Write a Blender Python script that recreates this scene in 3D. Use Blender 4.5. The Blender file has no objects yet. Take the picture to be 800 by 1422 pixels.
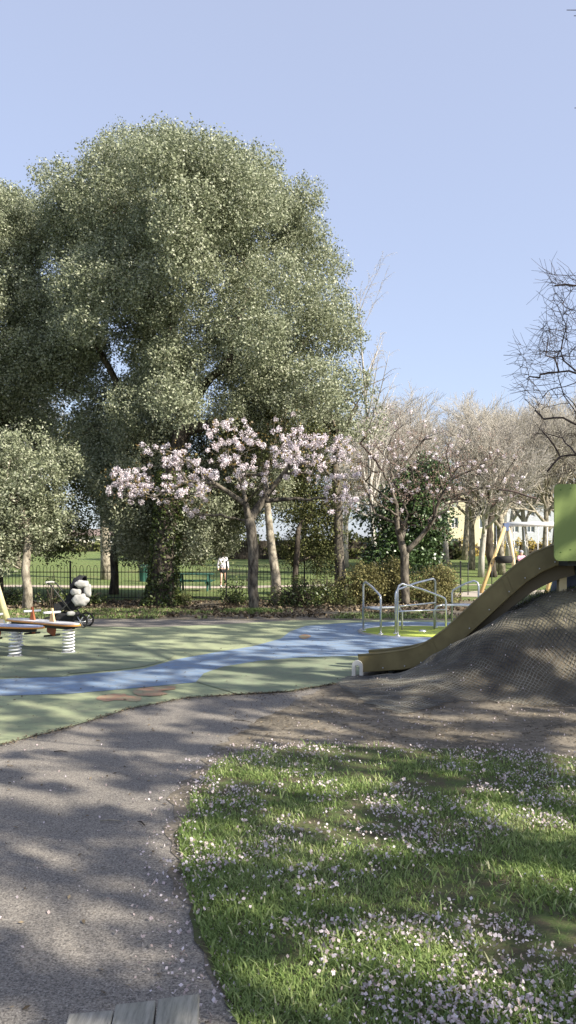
import bpy, math, random
import numpy as np
from mathutils import Vector
random.seed(7); RS = np.random.RandomState(11)
C = bpy.context.scene.collection
EYE = 1.6; F = 1100.0; HZ = 770.0
def P(x, y, D):                       # photograph direction at a distance -> world point
    return Vector(((x-400)/F*D, D, EYE-(y-HZ)/F*D))
def G(x, y):                          # same, on the flat ground
    D = EYE*F/(y-HZ); return ((x-400)/F*D, D)
def sst(a, b, x):
    t = np.clip((x-a)/(b-a), 0, 1); return t*t*(3-2*t)
# ------------------------------------------------------------------ object helpers
def tag(o, label=None, cat=None, group=None, kind=None):
    if label: o['label'] = label
    if cat: o['category'] = cat
    if group: o['group'] = group
    if kind: o['kind'] = kind
    return o
def empty(name, loc, label, cat, group=None, rz=0):
    o = bpy.data.objects.new(name, None); C.objects.link(o); o.empty_display_size = .2
    o.location = loc; o.rotation_euler = (0, 0, rz); return tag(o, label, cat, group)
class MB:
    """collects geometry; world coordinates unless parent given (then relative to parent location)"""
    def __init__(s): s.v = []; s.f = []; s.n = 0; s.sm = []
    def add(s, v, f, smooth=True):
        v = np.asarray(v, float).reshape(-1, 3)
        s.v.append(v); s.f.extend([[i+s.n for i in q] for q in f]); s.sm.extend([smooth]*len(f)); s.n += len(v); return s
    def box(s, c, d, rz=0, rx=0, ry=0):
        x, y, z = d[0]/2, d[1]/2, d[2]/2
        from mathutils import Euler
        m = Euler((rx, ry, rz)).to_matrix()
        vs = [m @ Vector((a*x, b*y, e*z)) + Vector(c) for a in (-1, 1) for b in (-1, 1) for e in (-1, 1)]
        return s.add(vs, [(0, 1, 3, 2), (4, 6, 7, 5), (0, 4, 5, 1), (2, 3, 7, 6), (0, 2, 6, 4), (1, 5, 7, 3)], False)
    def tube(s, pts, rad, n=8, cap=True):
        pts = np.asarray(pts, float); m = len(pts)
        rad = np.full(m, rad) if np.isscalar(rad) else np.asarray(rad, float)
        t = np.empty_like(pts); t[1:-1] = pts[2:]-pts[:-2]; t[0] = pts[1]-pts[0]; t[-1] = pts[-1]-pts[-2]
        t /= np.linalg.norm(t, axis=1)[:, None]+1e-9
        a = np.eye(3)[int(np.argmin(np.abs(t).max(axis=0)))]
        u = np.cross(t, a); u /= np.linalg.norm(u, axis=1)[:, None]+1e-9
        w = np.cross(t, u)
        th = np.arange(n)*2*math.pi/n
        ring = pts[:, None]+rad[:, None, None]*(np.cos(th)[None, :, None]*u[:, None]+np.sin(th)[None, :, None]*w[:, None])
        f = [(i*n+j, i*n+(j+1) % n, (i+1)*n+(j+1) % n, (i+1)*n+j) for i in range(m-1) for j in range(n)]
        if cap: f += [tuple(range(n-1, -1, -1)), tuple((m-1)*n+j for j in range(n))]
        return s.add(ring.reshape(-1, 3), f)
    def prism(s, poly, d0, off):
        """poly: list of 3D points (planar), extruded by vector off"""
        n = len(poly); a = [Vector(p) for p in poly]; b = [p+Vector(off) for p in a]
        return s.add(a+b, [tuple(range(n)), tuple(range(2*n-1, n-1, -1))]+[(i, i+n, (i+1) % n+n, (i+1) % n) for i in range(n)], False)
    def lathe(s, c, prof, n=20):
        v = [(c[0]+r*math.cos(2*math.pi*j/n), c[1]+r*math.sin(2*math.pi*j/n), c[2]+z) for r, z in prof for j in range(n)]
        f = [(i*n+j, i*n+(j+1) % n, (i+1)*n+(j+1) % n, (i+1)*n+j) for i in range(len(prof)-1) for j in range(n)]
        return s.add(v, f)
    def ball(s, c, r, n=10, m=7):
        r = (r, r, r) if np.isscalar(r) else r
        v = []; f = []
        for i in range(m+1):
            ph = math.pi*i/m
            for j in range(n):
                th = 2*math.pi*j/n
                v.append((c[0]+r[0]*math.sin(ph)*math.cos(th), c[1]+r[1]*math.sin(ph)*math.sin(th), c[2]+r[2]*math.cos(ph)))
        for i in range(m):
            for j in range(n): f.append((i*n+j, i*n+(j+1) % n, (i+1)*n+(j+1) % n, (i+1)*n+j))
        return s.add(v, f)
    def build(s, name, mat, parent=None, local=False, bevel=0):
        me = bpy.data.meshes.new(name); v = np.concatenate(s.v)
        if parent is not None and not local: v = v-np.array(wloc(parent))
        me.from_pydata(v.tolist(), [], s.f); me.polygons.foreach_set('use_smooth', s.sm)
        me.materials.append(mat); me.validate(); me.update()
        o = bpy.data.objects.new(name, me); C.objects.link(o)
        if parent is not None: o.parent = parent
        if bevel:
            b = o.modifiers.new('b', 'BEVEL'); b.width = bevel; b.segments = 2; b.limit_method = 'ANGLE'
        return o
def wloc(p):
    l = Vector((0, 0, 0))
    while p is not None: l = l+p.location; p = p.parent
    return l
def fastmesh(name, v, nper, mat, parent=None, attr=None, offset=None):
    """v: (N*nper,3) ; each consecutive nper verts is one face"""
    v = np.asarray(v, np.float32).reshape(-1, 3)
    if parent is not None: v = v-np.array(wloc(parent), np.float32)
    nf = len(v)//nper
    me = bpy.data.meshes.new(name); me.vertices.add(len(v)); me.vertices.foreach_set('co', v.ravel())
    me.loops.add(len(v)); me.loops.foreach_set('vertex_index', np.arange(len(v), dtype=np.int32))
    me.polygons.add(nf); me.polygons.foreach_set('loop_start', np.arange(nf, dtype=np.int32)*nper)
    try: me.polygons.foreach_set('loop_total', np.full(nf, nper, np.int32))
    except Exception: pass
    me.update(calc_edges=True)
    a = me.attributes.new('rnd', 'FLOAT', 'FACE')
    a.data.foreach_set('value', (RS.rand(nf) if attr is None else attr).astype(np.float32))
    me.materials.append(mat)
    o = bpy.data.objects.new(name, me); C.objects.link(o)
    if parent is not None: o.parent = parent
    return o
def unit(a): return a/(np.linalg.norm(a, axis=-1, keepdims=True)+1e-9)
def leaf_quads(p, size, aspect=.5, up=.3, var=.35, outward=None):
    n = len(p); nr = unit(RS.normal(size=(n, 3))); nr[:, 2] += up
    if outward is not None: nr += outward
    nr = unit(nr); a = unit(np.cross(nr, RS.normal(size=(n, 3)))); b = np.cross(nr, a)
    L = (size*(1+var*RS.uniform(-1, 1, n)))[:, None]; W = L*aspect
    return np.stack([p-a*L/2, p+b*W/2+nr*L*.06, p+a*L/2, p-b*W/2+nr*L*.06], 1).reshape(-1, 3)
def copy_tree(o, loc, rz=0, sc=1, label=None, parent=None):
    c = o.copy(); C.objects.link(c)
    if parent is None:
        c.location = loc; c.rotation_euler = (0, 0, rz); c.scale = (sc, sc, sc) if np.isscalar(sc) else sc
        if label: c['label'] = label
    else: c.parent = parent
    for ch in list(o.children): copy_tree(ch, None, parent=c)
    return c
# ------------------------------------------------------------------ materials
class NM:
    def __init__(s, name, rough=.8, spec=.3):
        s.m = bpy.data.materials.new(name); s.m.use_nodes = True; s.t = s.m.node_tree
        s.b = s.t.nodes['Principled BSDF']; s.b.inputs['Roughness'].default_value = rough
        s.b.inputs['Specular IOR Level'].default_value = spec
        s.co = s.t.nodes.new('ShaderNodeTexCoord')
    def noise(s, scale, detail=4, rough=.55, src='Object', mp=None):
        n = s.t.nodes.new('ShaderNodeTexNoise'); n.inputs['Scale'].default_value = scale
        n.inputs['Detail'].default_value = detail; n.inputs['Roughness'].default_value = rough
        v = s.co.outputs[src]
        if mp:
            g = s.t.nodes.new('ShaderNodeMapping'); g.inputs['Scale'].default_value = mp; s.t.links.new(v, g.inputs[0]); v = g.outputs[0]
        s.t.links.new(v, n.inputs['Vector']); return n.outputs['Fac']
    def attr(s, name='rnd'):
        a = s.t.nodes.new('ShaderNodeAttribute'); a.attribute_name = name; return a.outputs['Fac']
    def ramp(s, fac, stops):
        r = s.t.nodes.new('ShaderNodeValToRGB'); e = r.color_ramp.elements
        while len(e) < len(stops): e.new(.5)
        for i, (p, c) in enumerate(stops):
            e[i].position = p; e[i].color = (*c, 1) if len(c) == 3 else c
        s.t.links.new(fac, r.inputs[0]); return r.outputs['Color']
    def mix(s, fac, a, b, mode='MIX'):
        m = s.t.nodes.new('ShaderNodeMix'); m.data_type = 'RGBA'; m.blend_type = mode
        for k, v in ((0, fac), (6, a), (7, b)):
            if hasattr(v, 'is_linked') or hasattr(v, 'links'): s.t.links.new(v, m.inputs[k])
            else: m.inputs[k].default_value = v if not isinstance(v, tuple) else ((*v, 1) if len(v) == 3 else v)
        return m.outputs[2]
    def col(s, c):
        if isinstance(c, tuple): s.b.inputs['Base Color'].default_value = (*c, 1)
        else: s.t.links.new(c, s.b.inputs['Base Color'])
        s.c = c; return s
    def bump(s, fac, strength=.4, dist=.01):
        b = s.t.nodes.new('ShaderNodeBump'); b.inputs['Strength'].default_value = strength; b.inputs['Distance'].default_value = dist
        s.t.links.new(fac, b.inputs['Height']); s.t.links.new(b.outputs[0], s.b.inputs['Normal']); return s
    def translucent(s, amt=.35):
        t = s.t.nodes.new('ShaderNodeBsdfTranslucent'); m = s.t.nodes.new('ShaderNodeMixShader'); m.inputs[0].default_value = amt
        if isinstance(s.c, tuple): t.inputs[0].default_value = (*s.c, 1)
        else: s.t.links.new(s.c, t.inputs[0])
        o = s.t.nodes['Material Output']
        s.t.links.new(s.b.outputs[0], m.inputs[1]); s.t.links.new(t.outputs[0], m.inputs[2]); s.t.links.new(m.outputs[0], o.inputs[0]); return s
def leafmat(name, stops, tr=.3, rough=.5, spec=.35):
    m = NM(name, rough, spec); m.col(m.ramp(m.attr(), stops)); m.translucent(tr); return m.m
def plain(name, c, rough=.6, var=.12, scale=6, bump=0, metal=0, bscale=40):
    m = NM(name, rough); n = m.noise(scale, 5)
    d = tuple(x*(1-var*1.6) for x in c); l = tuple(min(1, x*(1+var)) for x in c)
    m.col(m.ramp(n, [(.3, d), (.7, l)])); m.b.inputs['Metallic'].default_value = metal
    if bump: m.bump(m.noise(bscale, 6), bump, .01)
    return m.m
def bark(name, dark, light, scale=9, stretch=.25):
    m = NM(name, .9, .15)
    n = m.noise(scale, 8, .65, mp=(1, 1, stretch)); k = m.noise(1.3, 3)
    c = m.ramp(n, [(.40, dark), (.60, light)]); c = m.mix(.25, c, m.ramp(k, [(.3, dark), (.7, light)]))
    m.col(c); m.bump(n, .9, .03); return m.m
M = {}
M['oak_leaf'] = leafmat('oak_leaf', [(0, (.09, .105, .06)), (.45, (.26, .29, .175)), (.85, (.40, .42, .29)), (1, (.55, .55, .43))], .32, .5, .4)
M['dark_leaf'] = leafmat('dark_leaf', [(0, (.02, .038, .016)), (.6, (.05, .09, .03)), (1, (.13, .2, .07))], .18, .35, .5)
M['olive_leaf'] = leafmat('olive_leaf', [(0, (.05, .06, .02)), (.6, (.13, .15, .05)), (1, (.28, .27, .12))], .25, .6, .3)
M['bush_leaf'] = leafmat('bush_leaf', [(0, (.09, .085, .035)), (.6, (.2, .19, .075)), (1, (.34, .3, .14))], .3, .7, .2)
M['ivy_leaf'] = leafmat('ivy_leaf', [(0, (.02, .035, .012)), (.6, (.06, .085, .025)), (1, (.16, .19, .06))], .2, .4, .4)
M['gold_leaf'] = leafmat('gold_leaf', [(0, (.3, .22, .05)), (.6, (.5, .38, .1)), (1, (.6, .5, .2))], .3, .7, .2)
M['blossom'] = leafmat('blossom', [(0, (.52, .41, .43)), (.3, (.72, .64, .68)), (1, (.90, .86, .90))], .3, .7, .1)
M['petal'] = leafmat('petal', [(0, (.34, .27, .24)), (.3, (.52, .43, .43)), (1, (.76, .69, .72))], .25, .7, .1)
M['litter'] = leafmat('litter', [(0, (.045, .035, .024)), (.6, (.13, .1, .068)), (1, (.30, .24, .16))], .1, .8, .1)
M['grass'] = leafmat('grass', [(0, (.08, .135, .035)), (.45, (.18, .26, .07)), (.85, (.33, .40, .15)), (1, (.52, .50, .30))], .35, .55, .3)
M['bark_grey'] = bark('bark_grey', (.022, .019, .016), (.20, .175, .14), 9, .4)
M['bark_dark'] = bark('bark_dark', (.025, .02, .016), (.12, .1, .08))
M['bark_pale'] = bark('bark_pale', (.09, .075, .055), (.42, .375, .30), 7, .6)
M['bark_birch'] = bark('bark_birch', (.25, .23, .2), (.55, .52, .47), 6, 2)
M['twig_grey'] = bark('twig_grey', (.29, .265, .225), (.50, .465, .41))
M['twig_pink'] = bark('twig_pink', (.31, .28, .245), (.50, .465, .42))
M['twig_dark'] = bark('twig_dark', (.04, .03, .03), (.12, .09, .08))
M['black_metal'] = plain('black_metal', (.02, .022, .02), .45)
M['steel'] = plain('steel', (.55, .56, .58), .32, .08, 4, metal=.75)
M['white_paint'] = plain('white_paint', (.72, .72, .72), .45, .06, 5)
M['black_cloth'] = plain('black_cloth', (.018, .018, .02), .8, .3, 15, .4)
M['grey_cloth'] = plain('grey_cloth', (.38, .37, .35), .9, .15, 12, .5, bscale=20)
M['rubber'] = plain('rubber_black', (.02, .02, .02), .8)
# ground materials
def rubber(name, c, k=1.0):
    m = NM(name, .9, .15)
    big = m.noise(.7, 4); fine = m.noise(90, 2); mid = m.noise(6, 5, .6)
    base = m.ramp(big, [(.3, tuple(x*.78 for x in c)), (.7, tuple(x*1.12 for x in c))])
    base = m.mix(m.ramp(fine, [(.35, (0, 0, 0)), (.5, (.35, .35, .35)), (.7, (0, 0, 0))]), base, tuple(x*.45 for x in c))
    base = m.mix(m.ramp(mid, [(.42, (0, 0, 0)), (.72, (.55, .55, .55))]), base, (.16*k, .15*k, .12*k))
    m.col(base); m.bump(fine, .3, .004); return m.m
M['r_light'] = rubber('rubber_light_green', (.335, .37, .22))
M['r_dark'] = rubber('rubber_dull_green', (.225, .26, .17))
M['r_blue'] = rubber('rubber_blue', (.215, .295, .41), 1.4)
M['r_red'] = rubber('rubber_red', (.36, .235, .16))
def patchy():
    m = NM('rubber_worn_orange', .9, .15); a = m.noise(5, 6, .7); f = m.noise(90, 2)
    c = m.mix(m.ramp(a, [(.42, (1, 1, 1)), (.6, (.15, .15, .15))]), (.30, .32, .20), (.40, .235, .155))
    c = m.mix(m.ramp(f, [(.35, (0, 0, 0)), (.5, (.3, .3, .3)), (.7, (0, 0, 0))]), c, (.15, .1, .07)); m.col(c); return m.m
M['r_red'] = patchy()
M['r_lime'] = rubber('rubber_lime', (.46, .54, .10))
def tarmac(name):
    m = NM(name, .92, .2)
    big = m.noise(.6, 5, .6); f1 = m.noise(120, 3, .7); f2 = m.noise(35, 4, .7)
    c = m.ramp(big, [(.3, (.20, .182, .16)), (.7, (.29, .26, .222))])
    c = m.mix(m.ramp(f1, [(.45, (0, 0, 0)), (.62, (.8, .8, .8))]), c, (.045, .042, .042))
    c = m.mix(m.ramp(f1, [(.32, (.85, .85, .85)), (.4, (0, 0, 0))]), c, (.42, .39, .35))
    c = m.mix(m.ramp(f2, [(.55, (0, 0, 0)), (.75, (.5, .5, .5))]), c, (.24, .20, .16))
    m.col(c); m.bump(f1, .6, .006); return m.m
M['tarmac'] = tarmac('tarmac')
def soil(name, a, b, litter=(.26, .21, .15)):
    m = NM(name, .95, .1)
    big = m.noise(1.1, 7, .65); f = m.noise(45, 5, .7); s = m.noise(14, 6, .7)
    c = m.ramp(big, [(.35, a), (.65, b)])
    c = m.mix(m.ramp(f, [(.5, (0, 0, 0)), (.68, (.7, .7, .7))]), c, litter)
    c = m.mix(m.ramp(s, [(.35, (.7, .7, .7)), (.5, (0, 0, 0))]), c, tuple(x*.45 for x in a))
    m.col(c); m.bump(s, .8, .03); return m.m
M['soil'] = soil('soil', (.11, .095, .075), (.22, .19, .15), (.3, .26, .2))
M['soil_dark'] = soil('soil_dark', (.045, .04, .034), (.085, .075, .06), (.15, .13, .1))
def moundm():
    m = NM('mound_soil_lit_top', .95, .1)
    big = m.noise(1.2, 6, .65); f = m.noise(30, 5, .7); sp = m.t.nodes.new('ShaderNodeSeparateXYZ'); m.t.links.new(m.co.outputs['Object'], sp.inputs[0])
    c = m.ramp(big, [(.35, (.095, .078, .058)), (.65, (.18, .15, .11))])
    c = m.mix(m.ramp(f, [(.5, (0, 0, 0)), (.7, (.6, .6, .6))]), c, (.16, .145, .10))
    lowc = m.ramp(big, [(.35, (.11, .095, .075)), (.65, (.22, .19, .15))])
    c = m.mix(m.ramp(sp.outputs['Z'], [(.03, (1, 1, 1)), (.14, (0, 0, 0))]), c, lowc)
    c = m.mix(m.ramp(sp.outputs['Z'], [(.55, (0, 0, 0)), (1.0, (.85, .85, .85))]), c, (.27, .245, .165))  # sunlit top of the mound painted into the soil colour by height
    m.col(c); m.bump(f, .8, .03); return m.m
M['mound'] = moundm()
def lawn(name):
    m = NM(name, .95, .1)
    big = m.noise(.35, 6, .6); f = m.noise(14, 8, .75)
    c = m.ramp(f, [(.3, (.06, .09, .028)), (.55, (.155, .20, .07)), (.75, (.28, .30, .14))])
    c = m.mix(m.ramp(big, [(.52, (0, 0, 0)), (.72, (.5, .5, .5))]), c, (.24, .2, .11))
    m.col(c); m.bump(f, 1, .08); return m.m
M['lawn'] = lawn('lawn')
def meadow():
    m = NM('grass_soil', .95, .1)
    f = m.noise(9, 7, .7); g = m.noise(70, 5, .7)
    c = m.ramp(f, [(.38, (.09, .075, .05)), (.62, (.085, .12, .04))])
    c = m.mix(m.ramp(g, [(.5, (0, 0, 0)), (.7, (.5, .5, .5))]), c, (.17, .14, .09))
    m.col(c); m.bump(g, .6, .02); return m.m
M['meadow'] = meadow()
# ------------------------------------------------------------------ ground
def gz(Y): return float(np.where(Y < 42, 0, .5*.036*0+.034*np.clip(Y-42, 0, 60)*sst(42, 56, Y)))
def gzx(X, Y): return gz(Y)
def ground():
    ys = list(np.concatenate([np.linspace(-60, 42, 6), np.arange(44, 110, 2.), [130, 200, 400, 900]])); xs = [-900, -300, -120, -60, -30, 0, 30, 60, 120, 300, 900]
    b = MB(); v = [(x, y, gz(y)-.0) for y in ys for x in xs]; n = len(xs)
    f = [(i*n+j, i*n+j+1, (i+1)*n+j+1, (i+1)*n+j) for i in range(len(ys)-1) for j in range(n-1)]
    o = b.add(v, f).build('lawn', M['lawn']); tag(o, kind='structure'); return o
ground()
def smooth_poly(pts, closed=True, k=6):
    n = len(pts); out = []
    for i in range(n):
        p0, p1, p2, p3 = [np.array(pts[(i+j) % n], float) for j in (-1, 0, 1, 2)]
        for s in range(k):
            t = s/k; out.append(tuple(.5*((2*p1)+(-p0+p2)*t+(2*p0-5*p1+4*p2-p3)*t*t+(-p0+3*p1-3*p2+p3)*t**3)))
    return out
def jag(pts, amp, seed=1, step=.12):
    r = random.Random(seed); out = []
    n = len(pts)
    for i in range(n):
        a, b = Vector(pts[i]), Vector(pts[(i+1) % n]); L = (b-a).length; k = max(1, min(60, int(L/step)))
        nn = Vector((-(b-a).y, (b-a).x)).normalized() if L > 0 else Vector((0, 0))
        for s in range(k):
            q = a+(b-a)*(s/k)+nn*r.uniform(-amp, amp); out.append((q.x, q.y))
    return out
def sheet(name, pts, z, mat, amp=0, seed=1, smooth=False):
    from mathutils.geometry import tessellate_polygon
    if smooth: pts = smooth_poly(pts)
    if amp: pts = jag(pts, amp, seed)
    tri = tessellate_polygon([[Vector((p[0], p[1], 0)) for p in pts]])
    tri = [t if ((pts[t[1]][0]-pts[t[0]][0])*(pts[t[2]][1]-pts[t[0]][1])-(pts[t[1]][1]-pts[t[0]][1])*(pts[t[2]][0]-pts[t[0]][0])) > 0 else (t[0], t[2], t[1]) for t in tri]
    o = MB().add([(p[0], p[1], z) for p in pts], tri, False).build(name, mat); return tag(o, kind='structure')
E = .004
GP = [G(*p) for p in [(1100, 1020), (800, 1052), (700, 1043), (560, 1040), (430, 1036), (350, 1040), (300, 1062), (268, 1100), (248, 1160), (255, 1225), (275, 1290), (300, 1350), (318, 1400), (335, 1440)]]
GPOLY = GP+[(-.25, 1.5), (-.3, .2), (0, -3), (9, -3), (10, 3)]
# tarmac in front and to the left, worn soil, playground surfacing
sheet('tarmac_path', [(-12, -4), (.3, -4), (.25, 1.0)]+[G(*p) for p in [(365, 1422), (330, 1370), (285, 1290), (262, 1225), (240, 1150), (262, 1090), (310, 1040), (390, 1000), (470, 975), (520, 955), (500, 935)]]+[(-2, 14), (-12, 12)], E, M['tarmac'], .012, 3)
sheet('worn_soil', [G(*p) for p in [(365, 1430), (310, 1370), (283, 1300), (245, 1225), (228, 1150), (245, 1095), (300, 1040), (380, 990), (420, 968), (470, 952), (530, 948), (620, 935)]]+[(4, 10), (9, 12), (12, 9), (11, -4), (.1, -4)], 2*E, M['soil'], .05, 5)
sheet('grass_bed', GPOLY, 3*E, M['meadow'], .04, 8)
PL = [(-14, 6.2)]+[G(*p) for p in [(0, 1036), (100, 1010), (180, 985), (260, 970), (320, 966), (400, 962), (470, 950), (520, 944)]]+[(1.8, 10.2), (3, 11.2), (7, 12.5), (9, 15), (7.5, 18.5), (3, 19.2), G(410, 862), G(300, 868), G(200, 872), G(100, 870), (-14, 17.5)]
sheet('back_path', [(-16, 17.0), (2.0, 17), (2.6, 19.4), (0, 19.6), G(300, 861), G(200, 860), G(110, 860), (-16, 19.6)], E, M['tarmac'], .03, 9)
sheet('rubber_green', PL, 3*E, M['r_light'], 0)
bl = [(-14, 9.3), G(0, 968), G(100, 965), G(200, 956), G(272, 949), G(283, 937), G(310, 927), G(360, 919), G(420, 914), G(490, 912), (2.4, 12.3), (4, 13), (6.5, 14), (7.5, 15.5), (6, 18), G(560, 864), G(480, 866), G(425, 870), G(403, 878), G(390, 888), G(350, 899), G(300, 907), G(245, 917), G(200, 930), G(100, 940), G(0, 945), (-14, 10.8)]
sheet('rubber_blue', bl, 4*E, M['r_blue'])
sheet('rubber_dull_green', smooth_poly([G(0, 899), G(120, 896), G(200, 898), G(236, 906), G(240, 914), G(200, 927), G(100, 937), G(0, 942), (-12, 11), (-12, 14)], k=4), 5*E, M['r_dark'])
sheet('rubber_dull_green', [G(273, 949), G(283, 937), G(310, 927.5), G(360, 919.5), G(420, 914.5), G(490, 912.5), (2.2, 12.1), (2.6, 11), (1.7, 10.3), G(520, 944), G(470, 950), G(400, 962), G(330, 966)], 5*E, M['r_dark'])
sheet('rubber_red', smooth_poly([G(133, 971), G(150, 966), G(172, 965), G(178, 968), G(196, 969), G(190, 976), G(165, 974), G(145, 976)]), 4*E, M['r_red'], .012, 31)
sheet('rubber_red', smooth_poly([G(186, 966), G(190, 959), G(215, 956), G(240, 955), G(243, 959), G(225, 962), G(232, 966), G(208, 969)]), 5*E, M['r_red'], .012, 32)
sheet('rubber_red', smooth_poly([G(415, 885), G(424, 882), G(432, 885), G(422, 889)]), 5*E, M['r_red'])
sheet('tree_soil', [(-30, 19.3), G(110, 860), G(200, 860), G(300, 861), G(420, 862), G(560, 862), (5, 19.0), (9, 18), (30, 17), (30, 28), (6, 27.5), (-30, 27.3)], 2*E, M['soil'], .08, 12)
sheet('park_path', [(-40, 43.5), (-5, 37.2), (-2, 37.5), (3, 41), (30, 41.5), (30, 41.9), (2, 41.9), (-3, 39.8), (-9, 40.5), (-40, 46)], 3*E, plain('path_gravel', (.42, .35, .28), .9, .1, 2), .1, 15)
sheet('tarmac_apron', [(5, 30), (30, 28), (40, 35), (14, 36), (8.5, 35)], 3*E, plain('apron_gravel', (.38, .33, .27), .9, .1, 2), .1, 15)

# mound ---------------------------------------------------------------
CX = [0.1, .8, 1.24, 1.71, 2.14, 2.56, 2.9, 3.42, 5, 8, 11]
CZ = [0, .045, .11, .33, .6, .9, 1.05, 1.14, 1.22, 1.15, 0]
def mh(X, Y):
    Xs = X-.42*np.clip(Y-9.4, 0, 9)
    H = np.interp(Xs, CX, CZ)
    toe = 8.12-.12*np.sin(X*1.7)-.3*sst(1.9, .8, X)
    s = np.clip((Y-toe)/(9.55-toe), 0, 1); prof = .35*s+.65*s*s*(3-2*s)
    back = 1-sst(10.6, 13.6, Y)
    bumpy = .03*np.sin(X*5.1+Y*2.3)+.025*np.sin(X*2.3-Y*6.1+1)+.015*np.sin(X*11+Y*9)
    h = H*prof*back
    return h+bumpy*np.clip(h*4, 0, 1)
def mound():
    xs = np.arange(.2, 11.6, .08); ys = np.arange(7.6, 14, .08)
    X, Y = np.meshgrid(xs, ys); Z = mh(X, Y)+.010-.03*(1-sst(0, .05, mh(X, Y)))
    n = len(xs); v = np.stack([X, Y, Z], -1).reshape(-1, 3)
    f = [(i*n+j, i*n+j+1, (i+1)*n+j+1, (i+1)*n+j) for i in range(len(ys)-1) for j in range(n-1)]
    tag(MB().add(v, f).build('mound', M['mound']), kind='structure')
mound()
def net():
    xs = np.arange(.6, 10.5, .027); ys = np.arange(7.8, 10.1, .024)
    e0 = []; e1 = []
    j = RS.normal(0, .0035, (len(xs), len(ys), 2))
    X, Y = np.meshgrid(xs, ys, indexing='ij'); X = X+j[..., 0]+.02*np.sin(Y*7); Y = Y+j[..., 1]+.05*np.sin(X*2.1)+.03*np.sin(X*5.3)
    Z = mh(X, Y)+.022+.010*np.sin(X*17+Y*9)*np.sin(Y*23)
    Pn = np.stack([X, Y, Z], -1)
    a = Pn[:-1, :-1]; b = Pn[1:, 1:]; c = Pn[1:, :-1]; d = Pn[:-1, 1:]
    ii, jj = np.indices(a.shape[:2]); ev = (ii+jj) % 2 == 0
    s0 = np.concatenate([a[ev], c[~ev]]); s1 = np.concatenate([b[ev], d[~ev]])
    k = (mh(s0[:, 0], s0[:, 1]) > .018+.016*np.sin(s0[:, 0]*4)); s0 = s0[k]; s1 = s1[k]; t = unit(s1-s0); u = unit(np.cross(t, [0, -.5, 1.]))*.0036; w = np.cross(t, u)
    A = s0-u; B = s0+u; Cc = s0+w*1.5; A1 = s1-u; B1 = s1+u; C1 = s1+w*1.5
    q = np.stack([A, A1, C1, Cc, Cc, C1, B1, B, B, B1, A1, A], 1).reshape(-1, 3)
    m = NM('net_plastic', .6, .3); k = m.noise(1.6, 5, .6); m.col(m.ramp(k, [(.35, (.035, .037, .042)), (.65, (.24, .225, .18))]))
    o = fastmesh('ground_netting', q, 4, m.m)
    tag(o, 'dark diamond mesh netting pinned over the soil mound beneath the slide', 'netting')
net()
def dens(n, x0, x1, y0, y1): return RS.uniform(x0, x1, n), RS.uniform(y0, y1, n)
def inpoly(px, py, poly):
    ins = np.zeros(len(px), bool); n = len(poly)
    for i in range(n):
        x1, y1 = poly[i]; x2, y2 = poly[(i+1) % n]
        c = ((y1 > py) != (y2 > py)) & (px < (x2-x1)*(py-y1)/(y2-y1+1e-12)+x1); ins ^= c
    return ins
def vnoise(x, y, s, seed=0):
    r = np.random.RandomState(seed); T = r.rand(64, 64); x = x*s+100; y = y*s+100
    xi = np.floor(x).astype(int); yi = np.floor(y).astype(int); fx = x-xi; fy = y-yi; fx = fx*fx*(3-2*fx); fy = fy*fy*(3-2*fy)
    g = lambda a, b: T[a % 64, b % 64]
    return (g(xi, yi)*(1-fx)+g(xi+1, yi)*fx)*(1-fy)+(g(xi, yi+1)*(1-fx)+g(xi+1, yi+1)*fx)*fy
def blades(name, x, y, z, h, w, mat, lab=None, col=None):
    n = len(x); az = RS.uniform(0, 2*math.pi, n); h = h*RS.uniform(.5, 1.25, n)
    d = np.stack([np.cos(az), np.sin(az), 0*az], 1); s = np.stack([-np.sin(az), np.cos(az), 0*az], 1)*(w/2*RS.uniform(.7, 1.3, n))[:, None]
    lean = RS.uniform(.25, 1.5, n)[:, None]*h[:, None]; b = np.stack([x, y, z+0*x], 1); up = np.array([0, 0, 1.])
    m = b+d*lean*.35+up*h[:, None]*.55; t = b+d*lean+up*h[:, None]*.9
    q = np.stack([b-s, b+s, m+s*.8, m-s*.8, m-s*.8, m+s*.8, t+s*.12, t-s*.12], 1).reshape(-1, 3)
    return fastmesh(name, q, 4, mat, attr=None if col is None else np.repeat(col, 2))
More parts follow.
